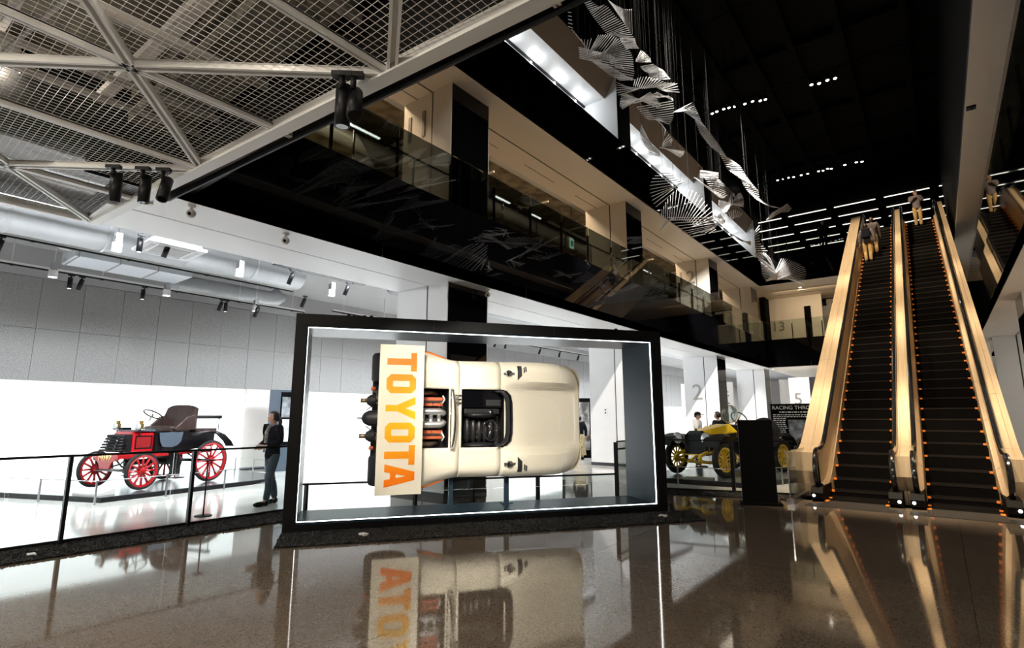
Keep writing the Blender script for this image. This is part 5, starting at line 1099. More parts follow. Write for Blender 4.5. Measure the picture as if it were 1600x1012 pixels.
for k in range(4):
    a = math.pi/4+math.pi/2*k; MB().cyl((-1.43, 0.24, 1.41), Vector((-1.43, 0.24, 1.41))+(ay_*math.cos(a)+az_*math.sin(a))*0.2, 0.009, 6).build('wheel_spoke', M['steel'], yc)
MB().tube([(0.36, -0.10, 0.33), (0.30, 0.0, 0.42), (0.2, 0.05, 0.5)], 0.02, 8).build('starting_crank', M['yellow_paint'], yc)
plinth('car_plinth', 'low dark plinth under the yellow vintage car', [(-5.9, 12.85), (-3.55, 13.0), (-2.3, 16.6), (-3.2, 17.6), (-5.0, 17.4), (-6.4, 13.8)], 0.12)
barrier('low_barrier', 'thin steel barrier before the yellow car', [(-6.3, 12.75), (-5.0, 12.72), (-3.45, 12.85), (-2.2, 16.4)])
t = thing('info_board', 'small caption board with a brown picture at the foot of the yellow car', 'caption board', (-4.6, 12.98, 0.12), R(8))
MB().bx(-0.33, 0.33, -0.12, 0.16, 0, 0.05).build('board', M['steel'], t); MB().bx(-0.30, 0.30, -0.10, 0.14, 0.05, 0.055).build('printed_face', mat('print_brown', (0.42, 0.33, 0.2), 0.5, noise=(9, 4, (0.1, 0.07, 0.04), 0.4, 0.6)), t)
# dark green racer under the race sign
gc = thing('vintage_car', 'dark green vintage racing car below the race sign', 'vintage car', (-2.75, 18.3, 0.1), math.atan2(-0.9, -0.25))
for (x, y) in ((0, 0.66), (0, -0.66), (-2.5, 0.66), (-2.5, -0.66)): wheel(gc, x, y, 0.42, 0.1, 0.07, 10, 'black_enamel', 1 if y > 0 else -1)
b = MB(); v = [(0.1, x, z) for x, z in rad]+[(-1.1, x, z) for x, z in rear]; b.add(v, [(i, (i+1) % 6, 6+(i+1) % 6, 6+i) for i in range(6)]+[(5, 4, 3, 2, 1, 0), (6, 7, 8, 9, 10, 11)]).build('bonnet', M['green_dark'], gc)
MB().bx(-2.6, -1.1, -0.42, 0.42, 0.5, 1.0).build('body', M['green_dark'], gc, bevel=0.04); MB().cyl((-2.9, -0.4, 0.9), (-2.9, 0.4, 0.9), 0.3, 18).build('fuel_tank', M['green_dark'], gc)
for s in (-1, 1): MB().lathe([(0.03, -0.12), (0.10, 0.0), (0.0, 0.02)], (0.2, s*0.36, 1.02), (1, 0, 0), 16).build('head_lamp', M['chrome'], gc); MB().cyl((0.15, s*0.36, 0.6), (0.18, s*0.36, 0.95), 0.014, 6).build('lamp_bracket', M['black_enamel'], gc)
MB().tube([Vector((-1.5, 0.2, 1.25))+(ay_*math.cos(2*math.pi*k/20)+az_*math.sin(2*math.pi*k/20))*0.19 for k in range(20)], 0.015, 6, closed=True).build('steering_wheel', M['black_enamel'], gc); MB().cyl((-1.1, 0.2, 0.95), (-1.5, 0.2, 1.25), 0.015, 6).build('steering_column', M['black_enamel'], gc)
for s in (-1, 1): MB().bx(-2.9, 0.3, s*0.36-0.03, s*0.36+0.03, 0.42, 0.5).build('chassis_rail', M['green_dark'], gc)
MB().cyl((0, -0.6, 0.42), (0, 0.6, 0.42), 0.03, 8).build('axle', M['black_enamel'], gc); MB().cyl((-2.5, -0.6, 0.42), (-2.5, 0.6, 0.42), 0.03, 8).build('axle', M['black_enamel'], gc)
plinth('car_plinth', 'low dark plinth under the green racing car', [(-3.9, 17.7), (-2.2, 17.2), (-0.9, 21.6), (-2.5, 22.0)], 0.10)

# ------------------------------------------------------------------ signs and small furniture
t = thing('race_sign', 'wide dark sign board with white race headline behind the green car', 'sign', (-4.4, 24.0, 0))
MB().bx(-5.42, -3.2, 24.0, 24.06, 0.3, 2.06).build('board', M['beam_dark'], t, True); MB().bx(-5.46, -3.16, 23.98, 24.08, 2.06, 2.09).build('top_edge', M['black_paint'], t, True)
for x in (-5.3, -3.4): MB().bx(x-0.03, x+0.03, 24.02, 24.08, 0, 0.35).build('foot', M['black_paint'], t, True)
M['print_white'] = mat('print_white', (0.78, 0.77, 0.74), 0.6); M['print_grey'] = mat('print_grey', (0.33, 0.33, 0.32), 0.6)
e = text('RACING THROUGH', 'headline', 0.205, 0.002, M['print_white'], t, (0, 0, 0), (0, 0, 0), 'LEFT'); e.matrix_parent_inverse = t.matrix_basis.inverted(); e.location = (-5.36, 23.99, 1.93); e.rotation_euler = (R(90), 0, 0)
b = MB(); r_ = random.Random(2)
for row in range(16):
    x = -5.34; z = 1.64-0.075*row
    while x < (-3.3 if row < 2 else -4.9):
        w_ = r_.uniform(0.03, 0.12); b.bx(x, x+w_, 23.995, 24.0, z, z+0.032); x += w_+0.03
stuff(b.build('small_print', M['print_white'], t, True, fix=False)); b = MB(); x = -5.1
while x < -3.4: w_ = r_.uniform(0.04, 0.14); b.bx(x, x+w_, 23.995, 24.0, 1.74, 1.785); x += w_+0.03
stuff(b.build('subtitle_print', M['print_white'], t, True, fix=False))
MB().bx(-4.8, -3.25, 23.99, 24.0, 0.5, 1.46).build('photo_print', pic, t, True)
t = thing('column', 'white column with a grey number 5 behind the race sign', 'column', (-6.9, 30.0, 0))
MB().bx(-7.0, -5.9, 36.0, 36.3, 0, 3.9).build('core', M['white_panel'], t, True); MB().bx(-5.9, -5.2, 36.05, 36.3, 0, 3.9).build('dark_side', M['black_paint'], t, True)
e = text('5', 'number', 1.0, 0.012, M['numeral_gloss'], t, (0, 0, 0), (0, 0, 0)); e.matrix_parent_inverse = t.matrix_basis.inverted(); e.location = (-6.55, 35.98, 2.6); e.rotation_euler = (R(90), 0, 0)
t = thing('kiosk', 'tall black slab kiosk on a flat foot before the yellow car', 'kiosk', (-2.73, 10.77, 0), R(20))
MB().bx(-0.29, 0.29, -0.05, 0.05, 0.05, 1.50).build('slab', M['black_matte'], t, bevel=0.004); MB().bx(-0.34, 0.36, -0.15, 0.15, 0, 0.05).build('foot', M['black_matte'], t, bevel=0.004)
MB().bx(-0.288, 0.288, -0.048, 0.048, 1.5, 1.504).build('top_cap', M['black_matte'], t)
t = thing('picture_panel', 'dark panel with a pale figure picture beside the far visitors', 'picture panel', (-11.3, 18.6, 0), R(35))
MB().bx(-0.6, 0.6, 0, 0.08, 0, 2.3).build('board', M['beam_dark'], t); MB().bx(-0.5, 0.5, -0.006, 0.0, 0.3, 2.15).build('picture', mat('figure_print', (0.42, 0.40, 0.38), 0.5, noise=(2.2, 3, (0.07, 0.066, 0.06), 0.42, 0.58)), t)
t = thing('display_pillar', 'blue wall panel with dark pictures behind the two talking men', 'display board', (-13.2, 27.5, 0), R(40))
MB().bx(-1.0, 0.35, 0, 0.1, 0, 2.35).build('board', mat('blue_panel', (0.10, 0.19, 0.30), 0.5), t); MB().bx(0.35, 1.6, -0.02, 0.1, 0, 2.35).build('dark_board', M['beam_dark'], t); MB().bx(0.5, 1.3, -0.03, -0.02, 1.3, 2.2).build('picture', pic, t); MB().bx(0.5, 1.3, -0.03, -0.02, 0.7, 1.2).build('picture', pic2, t)
t = thing('graphic_wall', 'cream graphic wall with a car drawing between the last columns', 'graphic wall', (-11.5, 33.0, 0))
MB().bx(-12.5, -9.4, 33.0, 33.1, 0, 3.6).build('board', M['plaster_beige'], t, True); b = MB(); r_ = random.Random(5)
for row in range(4):
    x = -11.4+0.2*(row % 2)
    while x < -9.7: w_ = r_.uniform(0.08, 0.25); b.bx(x, x+w_, 32.99, 33.0, 3.0-0.22*row, 3.06-0.22*row); x += w_+0.06
stuff(b.build('print_lines', M['reveal'], t, True, fix=False))
MB().bx(-11.2, -9.7, 32.99, 33.0, 1.2, 1.9).build('car_print', mat('car_print', (0.55, 0.52, 0.48), 0.6, noise=(5, 4, (0.1, 0.1, 0.1), 0.42, 0.56)), t, True); MB().bx(-11.4, -9.5, 32.985, 33.0, 0.55, 0.95).build('red_band', mat('red_band', (0.55, 0.06, 0.05), 0.5), t, True)
t = tag(MB().bx(-0.06, 0.06, -0.01, 0.0, -0.12, 0.12).build('wall_sign', M['white_panel'], bevel=0.002), 'small white pictogram sign on the white column flank', 'sign'); t.location = (-8.72, 16.19, 1.75)
for z in (0.05, -0.05): MB().lathe([(0.0, 0.0), (0.03, 0.0)], (0, -0.0115, z), (0, -1, 0), 12).build('pictogram', M['blue_grey'], t)
# ------------------------------------------------------------------ people
SKIN = mat('skin', (0.50, 0.30, 0.21), 0.5); HAIR = mat('hair', (0.010, 0.008, 0.007), 0.45); EYE = mat('eye', (0.02, 0.015, 0.012), 0.2); LIP = mat('lips', (0.36, 0.13, 0.11), 0.45)
def cloth(n, c): return mat(n, c, 0.95, bump=(40, 0.3, 0.006), spec=0.12)
def skin_eval(joints, edges, root, sub=1, voxel=None, extra=None):
    names = list(joints); me = bpy.data.meshes.new('tmp'); me.from_pydata([joints[n][0] for n in names], [(names.index(a), names.index(b)) for a, b in edges], [])
    o = bpy.data.objects.new('tmp', me); C.objects.link(o); md = o.modifiers.new('s', 'SKIN'); md.use_smooth_shade = True
    lay = me.skin_vertices[0].data if me.skin_vertices else None
    if lay is None:
        bm = bmesh.new(); bm.from_mesh(me); bm.verts.layers.skin.verify(); bm.to_mesh(me); bm.free(); lay = me.skin_vertices[0].data
    for i, n in enumerate(names):
        r = joints[n][1]; lay[i].radius = r if isinstance(r, tuple) else (r, r); lay[i].use_root = (n == root)
    ss = o.modifiers.new('u', 'SUBSURF'); ss.levels = sub; ss.render_levels = sub
    dg = bpy.context.evaluated_depsgraph_get(); dg.update(); m2 = bpy.data.meshes.new_from_object(o.evaluated_get(dg))
    bpy.data.objects.remove(o)
    if extra is not None:
        bm = bmesh.new(); bm.from_mesh(m2); bm.from_mesh(extra); bm.to_mesh(m2); bm.free()
    if voxel:
        o = bpy.data.objects.new('tmp', m2); C.objects.link(o); rm = o.modifiers.new('r', 'REMESH'); rm.mode = 'VOXEL'; rm.voxel_size = voxel; rm.use_smooth_shade = True
        sm_ = o.modifiers.new('sm', 'SMOOTH'); sm_.factor = 0.5; sm_.iterations = 2
        dg = bpy.context.evaluated_depsgraph_get(); dg.update(); m3 = bpy.data.meshes.new_from_object(o.evaluated_get(dg)); bpy.data.objects.remove(o); m2 = m3
    for p in m2.polygons: p.use_smooth = True
    m2.materials.clear(); return m2
def head_mesh(c, s, yaw=0.0):
    m = MB(); n, k = 28, 20; v = []
    for i in range(k+1):
        ph = math.pi*i/k
        for j in range(n):
            t = 2*math.pi*j/n; x, y, z = math.sin(ph)*math.cos(t), math.sin(ph)*math.sin(t), math.cos(ph)
            rx, ry, rz_ = 0.092, 0.074, 0.116
            f = 1.0
            if z < 0: f = 1-0.30*(-z)**1.5
            px, py, pz = x*rx*f, y*ry*f, z*rz_
            if x > 0.2 and z < -0.3: px += 0.016*x                                        # jaw and chin
            d2 = (y/0.24)**2+((z+0.16)/0.30)**2
            if x > 0.6: px += 0.024*math.exp(-d2*2.0)                                     # nose
            for sy in (-1, 1):
                d3 = ((y-sy*0.38)/0.24)**2+((z-0.06)/0.15)**2
                if x > 0.4: px -= 0.010*math.exp(-d3*2)                                   # eye sockets
            if x > 0.5: px += 0.006*math.exp(-((y/0.32)**2+((z+0.48)/0.12)**2)*2)         # mouth
            v.append((px*s, py*s, pz*s))
    f = [(i*n+j, (i+1)*n+j, (i+1)*n+(j+1) % n, i*n+(j+1) % n) for i in range(k) for j in range(n)]
    for sy in (-1, 1): pass
    Rm = Matrix.Rotation(yaw, 3, 'Z'); m.add([Vector(c)+Rm @ Vector(p) for p in v], f, 0, True)
    for sy in (-1, 1):
        e = Vector(c)+Rm @ Vector((-0.005*s, sy*0.076*s, -0.005*s)); m.sphere(e, (0.02*s, 0.010*s, 0.03*s), 10, 6)
    return m.mesh('h', [SKIN])
def person(label, loc, face, H=1.70, pose='stand', top=None, legs=None, hair='short', hcol=None, head_yaw=0.0, skirt=False, coat=0.0, voxel=0.012, bag=None, fingers=True, cap=False, shoe=None, group=None, female=False, scarf=None):
    t = thing('person', label, 'person', loc, face); k = H/1.70
    P = {}
    def S(n, x, y, z, r): P[n] = ((x*k, y*k, z*k), tuple(q*k for q in r) if isinstance(r, tuple) else r*k)
    stride = 0.12 if pose == 'walk' else 0.02
    S('pelvis', 0, 0, 0.93, (0.13, 0.10)); S('waist', 0.0, 0, 1.08, (0.115, 0.085)); S('chest', 0.01, 0, 1.28, (0.135, 0.095)); S('neck0', 0.0, 0, 1.42, 0.055); S('neck1', 0.012, 0, 1.49, 0.048); S('skull', 0.02, 0, 1.57, 0.06)
    arms = {'stand': [(0.0, 0.25, 1.14), (0.04, 0.26, 0.89)], 'walk': [(0.0, 0.24, 1.14), (0.19, 0.11, 1.07)], 'hold': [(0.03, 0.24, 1.13), (0.24, 0.11, 1.16)], 'phone': [(0.12, 0.22, 1.16), (0.22, 0.05, 1.38)], 'rail': [(0.10, 0.25, 1.14), (0.30, 0.24, 1.05)]}[pose]
    for sy, nm in ((1, 'L'), (-1, 'R')):
        dx = stride*(1 if sy > 0 else -1)
        S('sh'+nm, 0.0, sy*(0.175 if not female else 0.16), 1.385, 0.058); S('el'+nm, arms[0][0], sy*arms[0][1], arms[0][2], 0.042)
        w_ = arms[1] if not (pose == 'rail' and sy > 0) else (0.06, 0.26, 0.90)
        S('wr'+nm, w_[0], sy*w_[1], w_[2], 0.027)
        d = (Vector(P['wr'+nm][0])-Vector(P['el'+nm][0])).normalized(); p = Vector(P['wr'+nm][0])/k
        side = Vector((0, 0, 1)) if pose in ('walk', 'hold', 'phone') else Vector((1, 0, 0)); side = (side-d*side.dot(d)).normalized(); inw = d.cross(side)*(1 if sy > 0 else -1)
        q = p+d*0.065; S('palm'+nm, q.x, q.y, q.z, (0.030, 0.030))
        if fingers:
            for fi, (off, ln) in enumerate(((-0.028, 0.060), (-0.009, 0.075), (0.010, 0.078), (0.028, 0.068))):
                a = q+d*0.028+side*off; b = a+d*ln*0.55-inw*0.012; c_ = b+d*ln*0.35-inw*0.026
                S('f%d%sa' % (fi, nm), *a, 0.0105); S('f%d%sb' % (fi, nm), *b, 0.0095); S('f%d%sc' % (fi, nm), *c_, 0.008)
            a = q-d*0.02+side*0.034; b = a+d*0.035+side*0.018-inw*0.012; S('t%sa' % nm, *a, 0.012); S('t%sb' % nm, *b, 0.010)
        S('hip'+nm, 0, sy*0.092, 0.88, 0.082); S('kn'+nm, dx*0.62+0.02, sy*0.088, 0.49, 0.055); S('ca'+nm, dx*0.8-0.02, sy*0.086, 0.33, 0.054); S('an'+nm, dx*1.15-0.02, sy*0.085, 0.085, 0.036); S('to'+nm, dx*1.15+0.14, sy*0.095, 0.03, 0.03)
    E_ = [('pelvis', 'waist'), ('waist', 'chest'), ('chest', 'neck0'), ('neck0', 'neck1'), ('neck1', 'skull')]
    for nm in 'LR':
        E_ += [('chest', 'sh'+nm), ('sh'+nm, 'el'+nm), ('el'+nm, 'wr'+nm), ('wr'+nm, 'palm'+nm), ('pelvis', 'hip'+nm), ('hip'+nm, 'kn'+nm), ('kn'+nm, 'ca'+nm), ('ca'+nm, 'an'+nm), ('an'+nm, 'to'+nm)]
        if fingers:
            for fi in range(4): E_ += [('palm'+nm, 'f%d%sa' % (fi, nm)), ('f%d%sa' % (fi, nm), 'f%d%sb' % (fi, nm)), ('f%d%sb' % (fi, nm), 'f%d%sc' % (fi, nm))]
            E_ += [('palm'+nm, 't%sa' % nm), ('t%sa' % nm, 't%sb' % nm)]
    hc = Vector((0.025*k, 0, 1.585*k)); PB = dict(P); PB.update({n: (P[n][0], tuple(0.74*q for q in P[n][1])) for n in ('pelvis', 'waist', 'chest')}); me = skin_eval(PB, E_, 'pelvis', 1, voxel, head_mesh(hc, k, head_yaw)); me.materials.append(SKIN)
    o = bpy.data.objects.new('body', me); C.objects.link(o); o.parent = t
    def garment(name, js, es, root, m, sub=2):
        g = skin_eval({n: js[n] for n in js}, es, root, sub); g.materials.append(m); q = bpy.data.objects.new(name, g); C.objects.link(q); q.parent = t; return q
    def grow(n, a, b=None):
        r = P[n][1]; r = r if isinstance(r, tuple) else (r, r); return (P[n][0], (r[0]+a*k, r[1]+(b if b is not None else a)*k))
    J = {'pelvis': grow('pelvis', 0.035, 0.03), 'waist': grow('waist', 0.035, 0.03), 'chest': grow('chest', 0.04, 0.045), 'neck0': grow('neck0', 0.012)}
    if coat: J['hem'] = ((0, 0, (0.93-coat)*k), (0.18*k, 0.14*k))
    else: J['hem'] = ((0, 0, 0.80*k), (0.185*k, 0.15*k))
    es = [('hem', 'pelvis'), ('pelvis', 'waist'), ('waist', 'chest'), ('chest', 'neck0')]
    for nm in 'LR':
        J['sh'+nm] = grow('sh'+nm, 0.042); J['el'+nm] = grow('el'+nm, 0.027); J['wr'+nm] = grow('wr'+nm, 0.022); es += [('chest', 'sh'+nm), ('sh'+nm, 'el'+nm), ('el'+nm, 'wr'+nm)]
    garment('jacket' if coat or pose in ('walk',) else 'shirt', J, es, 'chest', top)
    if skirt:
        MB().lathe([(0.14*k, 0.98*k), (0.19*k, 0.85*k), (0.20*k, 0.6*k), (0.24*k, 0.18*k), (0.23*k, 0.18*k), (0.18*k, 0.6*k)], n=24).build('skirt', legs, t)
    else:
        J = {'pelvis': grow('pelvis', -0.03, -0.015)}; es = []
        for nm in 'LR':
            for n, a in (('hip', 0.018), ('kn', 0.020), ('ca', 0.014), ('an', 0.026)): J[n+nm] = grow(n+nm, a)
            es += [('pelvis', 'hip'+nm), ('hip'+nm, 'kn'+nm), ('kn'+nm, 'ca'+nm), ('ca'+nm, 'an'+nm)]
        garment('trousers', J, es, 'pelvis', legs)
    for nm in 'LR':
        a, b = Vector(P['an'+nm][0]), Vector(P['to'+nm][0]); m_ = MB(); z0 = 0.0
        m_.sphere((a.x*0.35+b.x*0.65+0.01, (a.y+b.y)/2, 0.045*k), (0.125*k, 0.05*k, 0.045*k), 14, 8); m_.sphere((a.x-0.01, a.y, 0.06*k), (0.055*k, 0.045*k, 0.06*k), 12, 8)
        m_.build('shoe', shoe or M['black_paint'], t, fix=False)
    Rm = Matrix.Rotation(head_yaw, 3, 'Z'); m_ = MB(); n, kk = 24, 14; v = []; f = []
    for i in range(kk+1):
        ph = math.pi*i/kk*0.98
        for j in range(n):
            a = 2*math.pi*j/n; x, y, z = math.sin(ph)*math.cos(a), math.sin(ph)*math.sin(a), math.cos(ph); v.append(hc+Rm @ Vector((x*0.103*k-0.006*k, y*0.084*k, z*0.126*k+0.004*k)))
    low = -0.35 if hair == 'short' else -0.62
    for i in range(kk):
        for j in range(n):
            ph = math.pi*(i+0.5)/kk*0.98; a = 2*math.pi*(j+0.5)/n; x, z = math.sin(ph)*math.cos(a), math.cos(ph)
            if (z > 0.60 or x < 0.02-0.0*z) and z > low+(0.25 if x > -0.35 else 0): f.append((i*n+j, (i+1)*n+j, (i+1)*n+(j+1) % n, i*n+(j+1) % n))
    m_.add(v, f, 0, True); h_ = m_.build('hair', hcol or HAIR, t, fix=False); so_ = h_.modifiers.new('s', 'SOLIDIFY'); so_.thickness = 0.014*k; so_.offset = -1
    if hair == 'tail': MB().tube([hc+Rm @ Vector((-0.09*k, 0, 0.01*k)), hc+Rm @ Vector((-0.125*k, 0, -0.06*k)), hc+Rm @ Vector((-0.12*k, 0, -0.17*k)), hc+Rm @ Vector((-0.10*k, 0, -0.26*k))], [0.028*k, 0.034*k, 0.028*k, 0.01*k], 10).build('ponytail', hcol or HAIR, t)
    if cap: MB().lathe([(0.0, 0.128*k), (0.06*k, 0.118*k), (0.098*k, 0.075*k), (0.106*k, 0.03*k), (0.104*k, 0.03*k), (0, 0.11*k)], hc, n=20).build('cap_crown', cap, t); MB().bx(hc.x+0.06*k, hc.x+0.18*k, -0.07*k, 0.07*k, hc.z+0.03*k, hc.z+0.042*k).build('cap_peak', cap, t)
    for sy in (-1, 1):
        p = hc+Rm @ Vector((0.083*k, sy*0.030*k, 0.006*k)); MB().sphere(p, (0.008*k, 0.013*k, 0.007*k), 10, 6).build('eye', EYE, t)
    p = hc+Rm @ Vector((0.094*k, 0, -0.056*k)); MB().sphere(p, (0.006*k, 0.022*k, 0.007*k), 10, 6).build('mouth', LIP, t)
    if scarf: 
        MB().tube([(0.06*k*math.cos(a)+0.01, 0.065*k*math.sin(a), (1.435+0.012*math.cos(a))*k) for a in [2*math.pi*q/18 for q in range(18)]], 0.028*k, 8, closed=True).build('scarf', scarf, t)
        MB().tube([(0.10*k, 0.01, 1.42*k), (0.155*k, 0.02, 1.32*k), (0.165*k, 0.03, 1.20*k), (0.165*k, 0.03, 1.12*k)], [0.03*k, 0.035*k, 0.035*k, 0.03*k], 8).build('scarf_end', scarf, t)
    return t, P, k
navy = cloth('navy_jacket', (0.010, 0.011, 0.016)); jean = cloth('grey_jeans', (0.075, 0.10, 0.125)); white_c = cloth('white_shirt', (0.72, 0.71, 0.68)); khaki = cloth('khaki_trousers', (0.52, 0.36, 0.16)); mauve = cloth('grey_coat', (0.19, 0.16, 0.16)); print_c = mat('print_skirt', (0.55, 0.45, 0.26), 0.8, noise=(30, 2, (0.2, 0.14, 0.06), 0.4, 0.6))
scarf_m = mat('grey_scarf', (0.34, 0.32, 0.30), 0.85, noise=(14, 3, (0.15, 0.14, 0.13), 0.4, 0.6))
pw = Vector((-9.70, 5.30, 0.0))
wt, WP, wk = person('woman in a navy jacket and grey scarf walking beside the black frame', pw, R(-88), 1.66, 'walk', navy, jean, 'tail', None, R(-40), voxel=0.007, female=True, scarf=scarf_m, coat=0.0)
# folded papers in her hands, staff card at her waist, glasses
lp = (Vector(WP['palmL'][0])+Vector(WP['palmR'][0]))/2
tray = tag(MB().bx(-0.07, 0.10, -0.12, 0.12, -0.010, 0.008).build('booklet', M['white_panel'], bevel=0.003), 'white booklet held flat in the walking woman\'s hands', 'booklet'); tray.rotation_euler = (0, R(-6), R(-88)); tray.location = pw+Matrix.Rotation(R(-88), 3, 'Z') @ (lp+Vector((0.05, 0, 0.030)))
for sy in (-1, 1): MB().tube([(0.122+0.0*a, sy*0.032+0.020*math.cos(a), 1.556+0.016*math.sin(a)) for a in [2*math.pi*q/14 for q in range(14)]], 0.0022, 6, closed=True).build('eyeglass_rim', M['chrome'], wt).rotation_euler = (0, 0, R(-40))
MB().bx(0.165, 0.172, -0.03, 0.03, 0.93, 1.02).build('staff_card', M['blue_grey'], wt)
# two men behind the yellow car
person('man in a white shirt and black cap standing behind the yellow car', (-6.05, 17.2, 0), R(5), 1.72, 'hold', white_c, navy, 'short', cap=M['black_matte'], voxel=0.012)
person('dark haired man in a navy shirt facing the man in the cap', (-5.30, 16.9, 0), R(165), 1.72, 'hold', navy, jean, 'short', voxel=0.012)
person('far woman in a dark top and patterned long skirt, seen past the car nose', (-10.75, 17.9, 0), R(140), 1.62, 'stand', navy, print_c, 'long', voxel=0.014, skirt=True, female=True)
person('far figure in dark clothes half hidden by the white column', (-10.55, 18.9, 0), R(120), 1.68, 'stand', navy, navy, 'short', voxel=0.014)
# riders
def on_step(x, y): 
    kk = math.floor((y-12.02)/0.40); return Vector((x, 12.02+0.40*kk+0.20, hy(12.02+0.40*kk+0.2)+0.01))
p1 = on_step(-1.64, 25.75); p2 = on_step(-1.46, 26.6); p3 = on_step(0.14, 29.4)
rt_, RP, rk = person('rider with a dark backpack and tan trousers on the left escalator', p1, R(92), 1.66, 'stand', mauve, khaki, 'short', voxel=0.012)
MB().bx(-0.27, -0.13, -0.15, 0.15, 0.98, 1.42).build('backpack', navy, rt_, bevel=0.05); MB().bx(-0.30, -0.26, -0.11, 0.11, 1.02, 1.2).build('backpack_pocket', navy, rt_, bevel=0.015)
for s in (-1, 1): MB().tube([(-0.15, s*0.10, 1.40), (0.0, s*0.12, 1.46), (0.12, s*0.11, 1.36), (0.13, s*0.12, 1.2)], 0.018, 8).build('shoulder_strap', navy, rt_)
person('rider in a long grey coat one step ahead of the backpack wearer', p2, R(92), 1.66, 'stand', mauve, khaki, 'long', mat('hair_brown', (0.10, 0.05, 0.03), 0.5), voxel=0.012, coat=0.38)
person('rider in a grey jacket and tan trousers on the right escalator', p3, R(-85), 1.72, 'phone', mauve, khaki, 'short', voxel=0.012, coat=0.14)
pv = at(1290, 400, 1, YF-0.3)
person('dark silhouetted visitor behind the topmost glass balustrade', (pv.x, YF-0.25, L3), R(-90), 1.72, 'stand', navy, navy, 'short', voxel=0.014)

# ------------------------------------------------------------------ hanging sculpture of twisted rod fans
scu = thing('hanging_sculpture', 'huge hanging sculpture of twisted fans of thin pale rods', 'sculpture', (-3.8, 10.0, 9.0))
rodm = MB().bx(-0.5, 0.5, -0.5, 0.5, -0.5, 0.5).mesh('rod', [M['rod']])
r_ = random.Random(11); RODS = []
V1, V2, V3 = (880, 0, 7.97), (960, 120, 7.97), (1000, 240, 4.82)
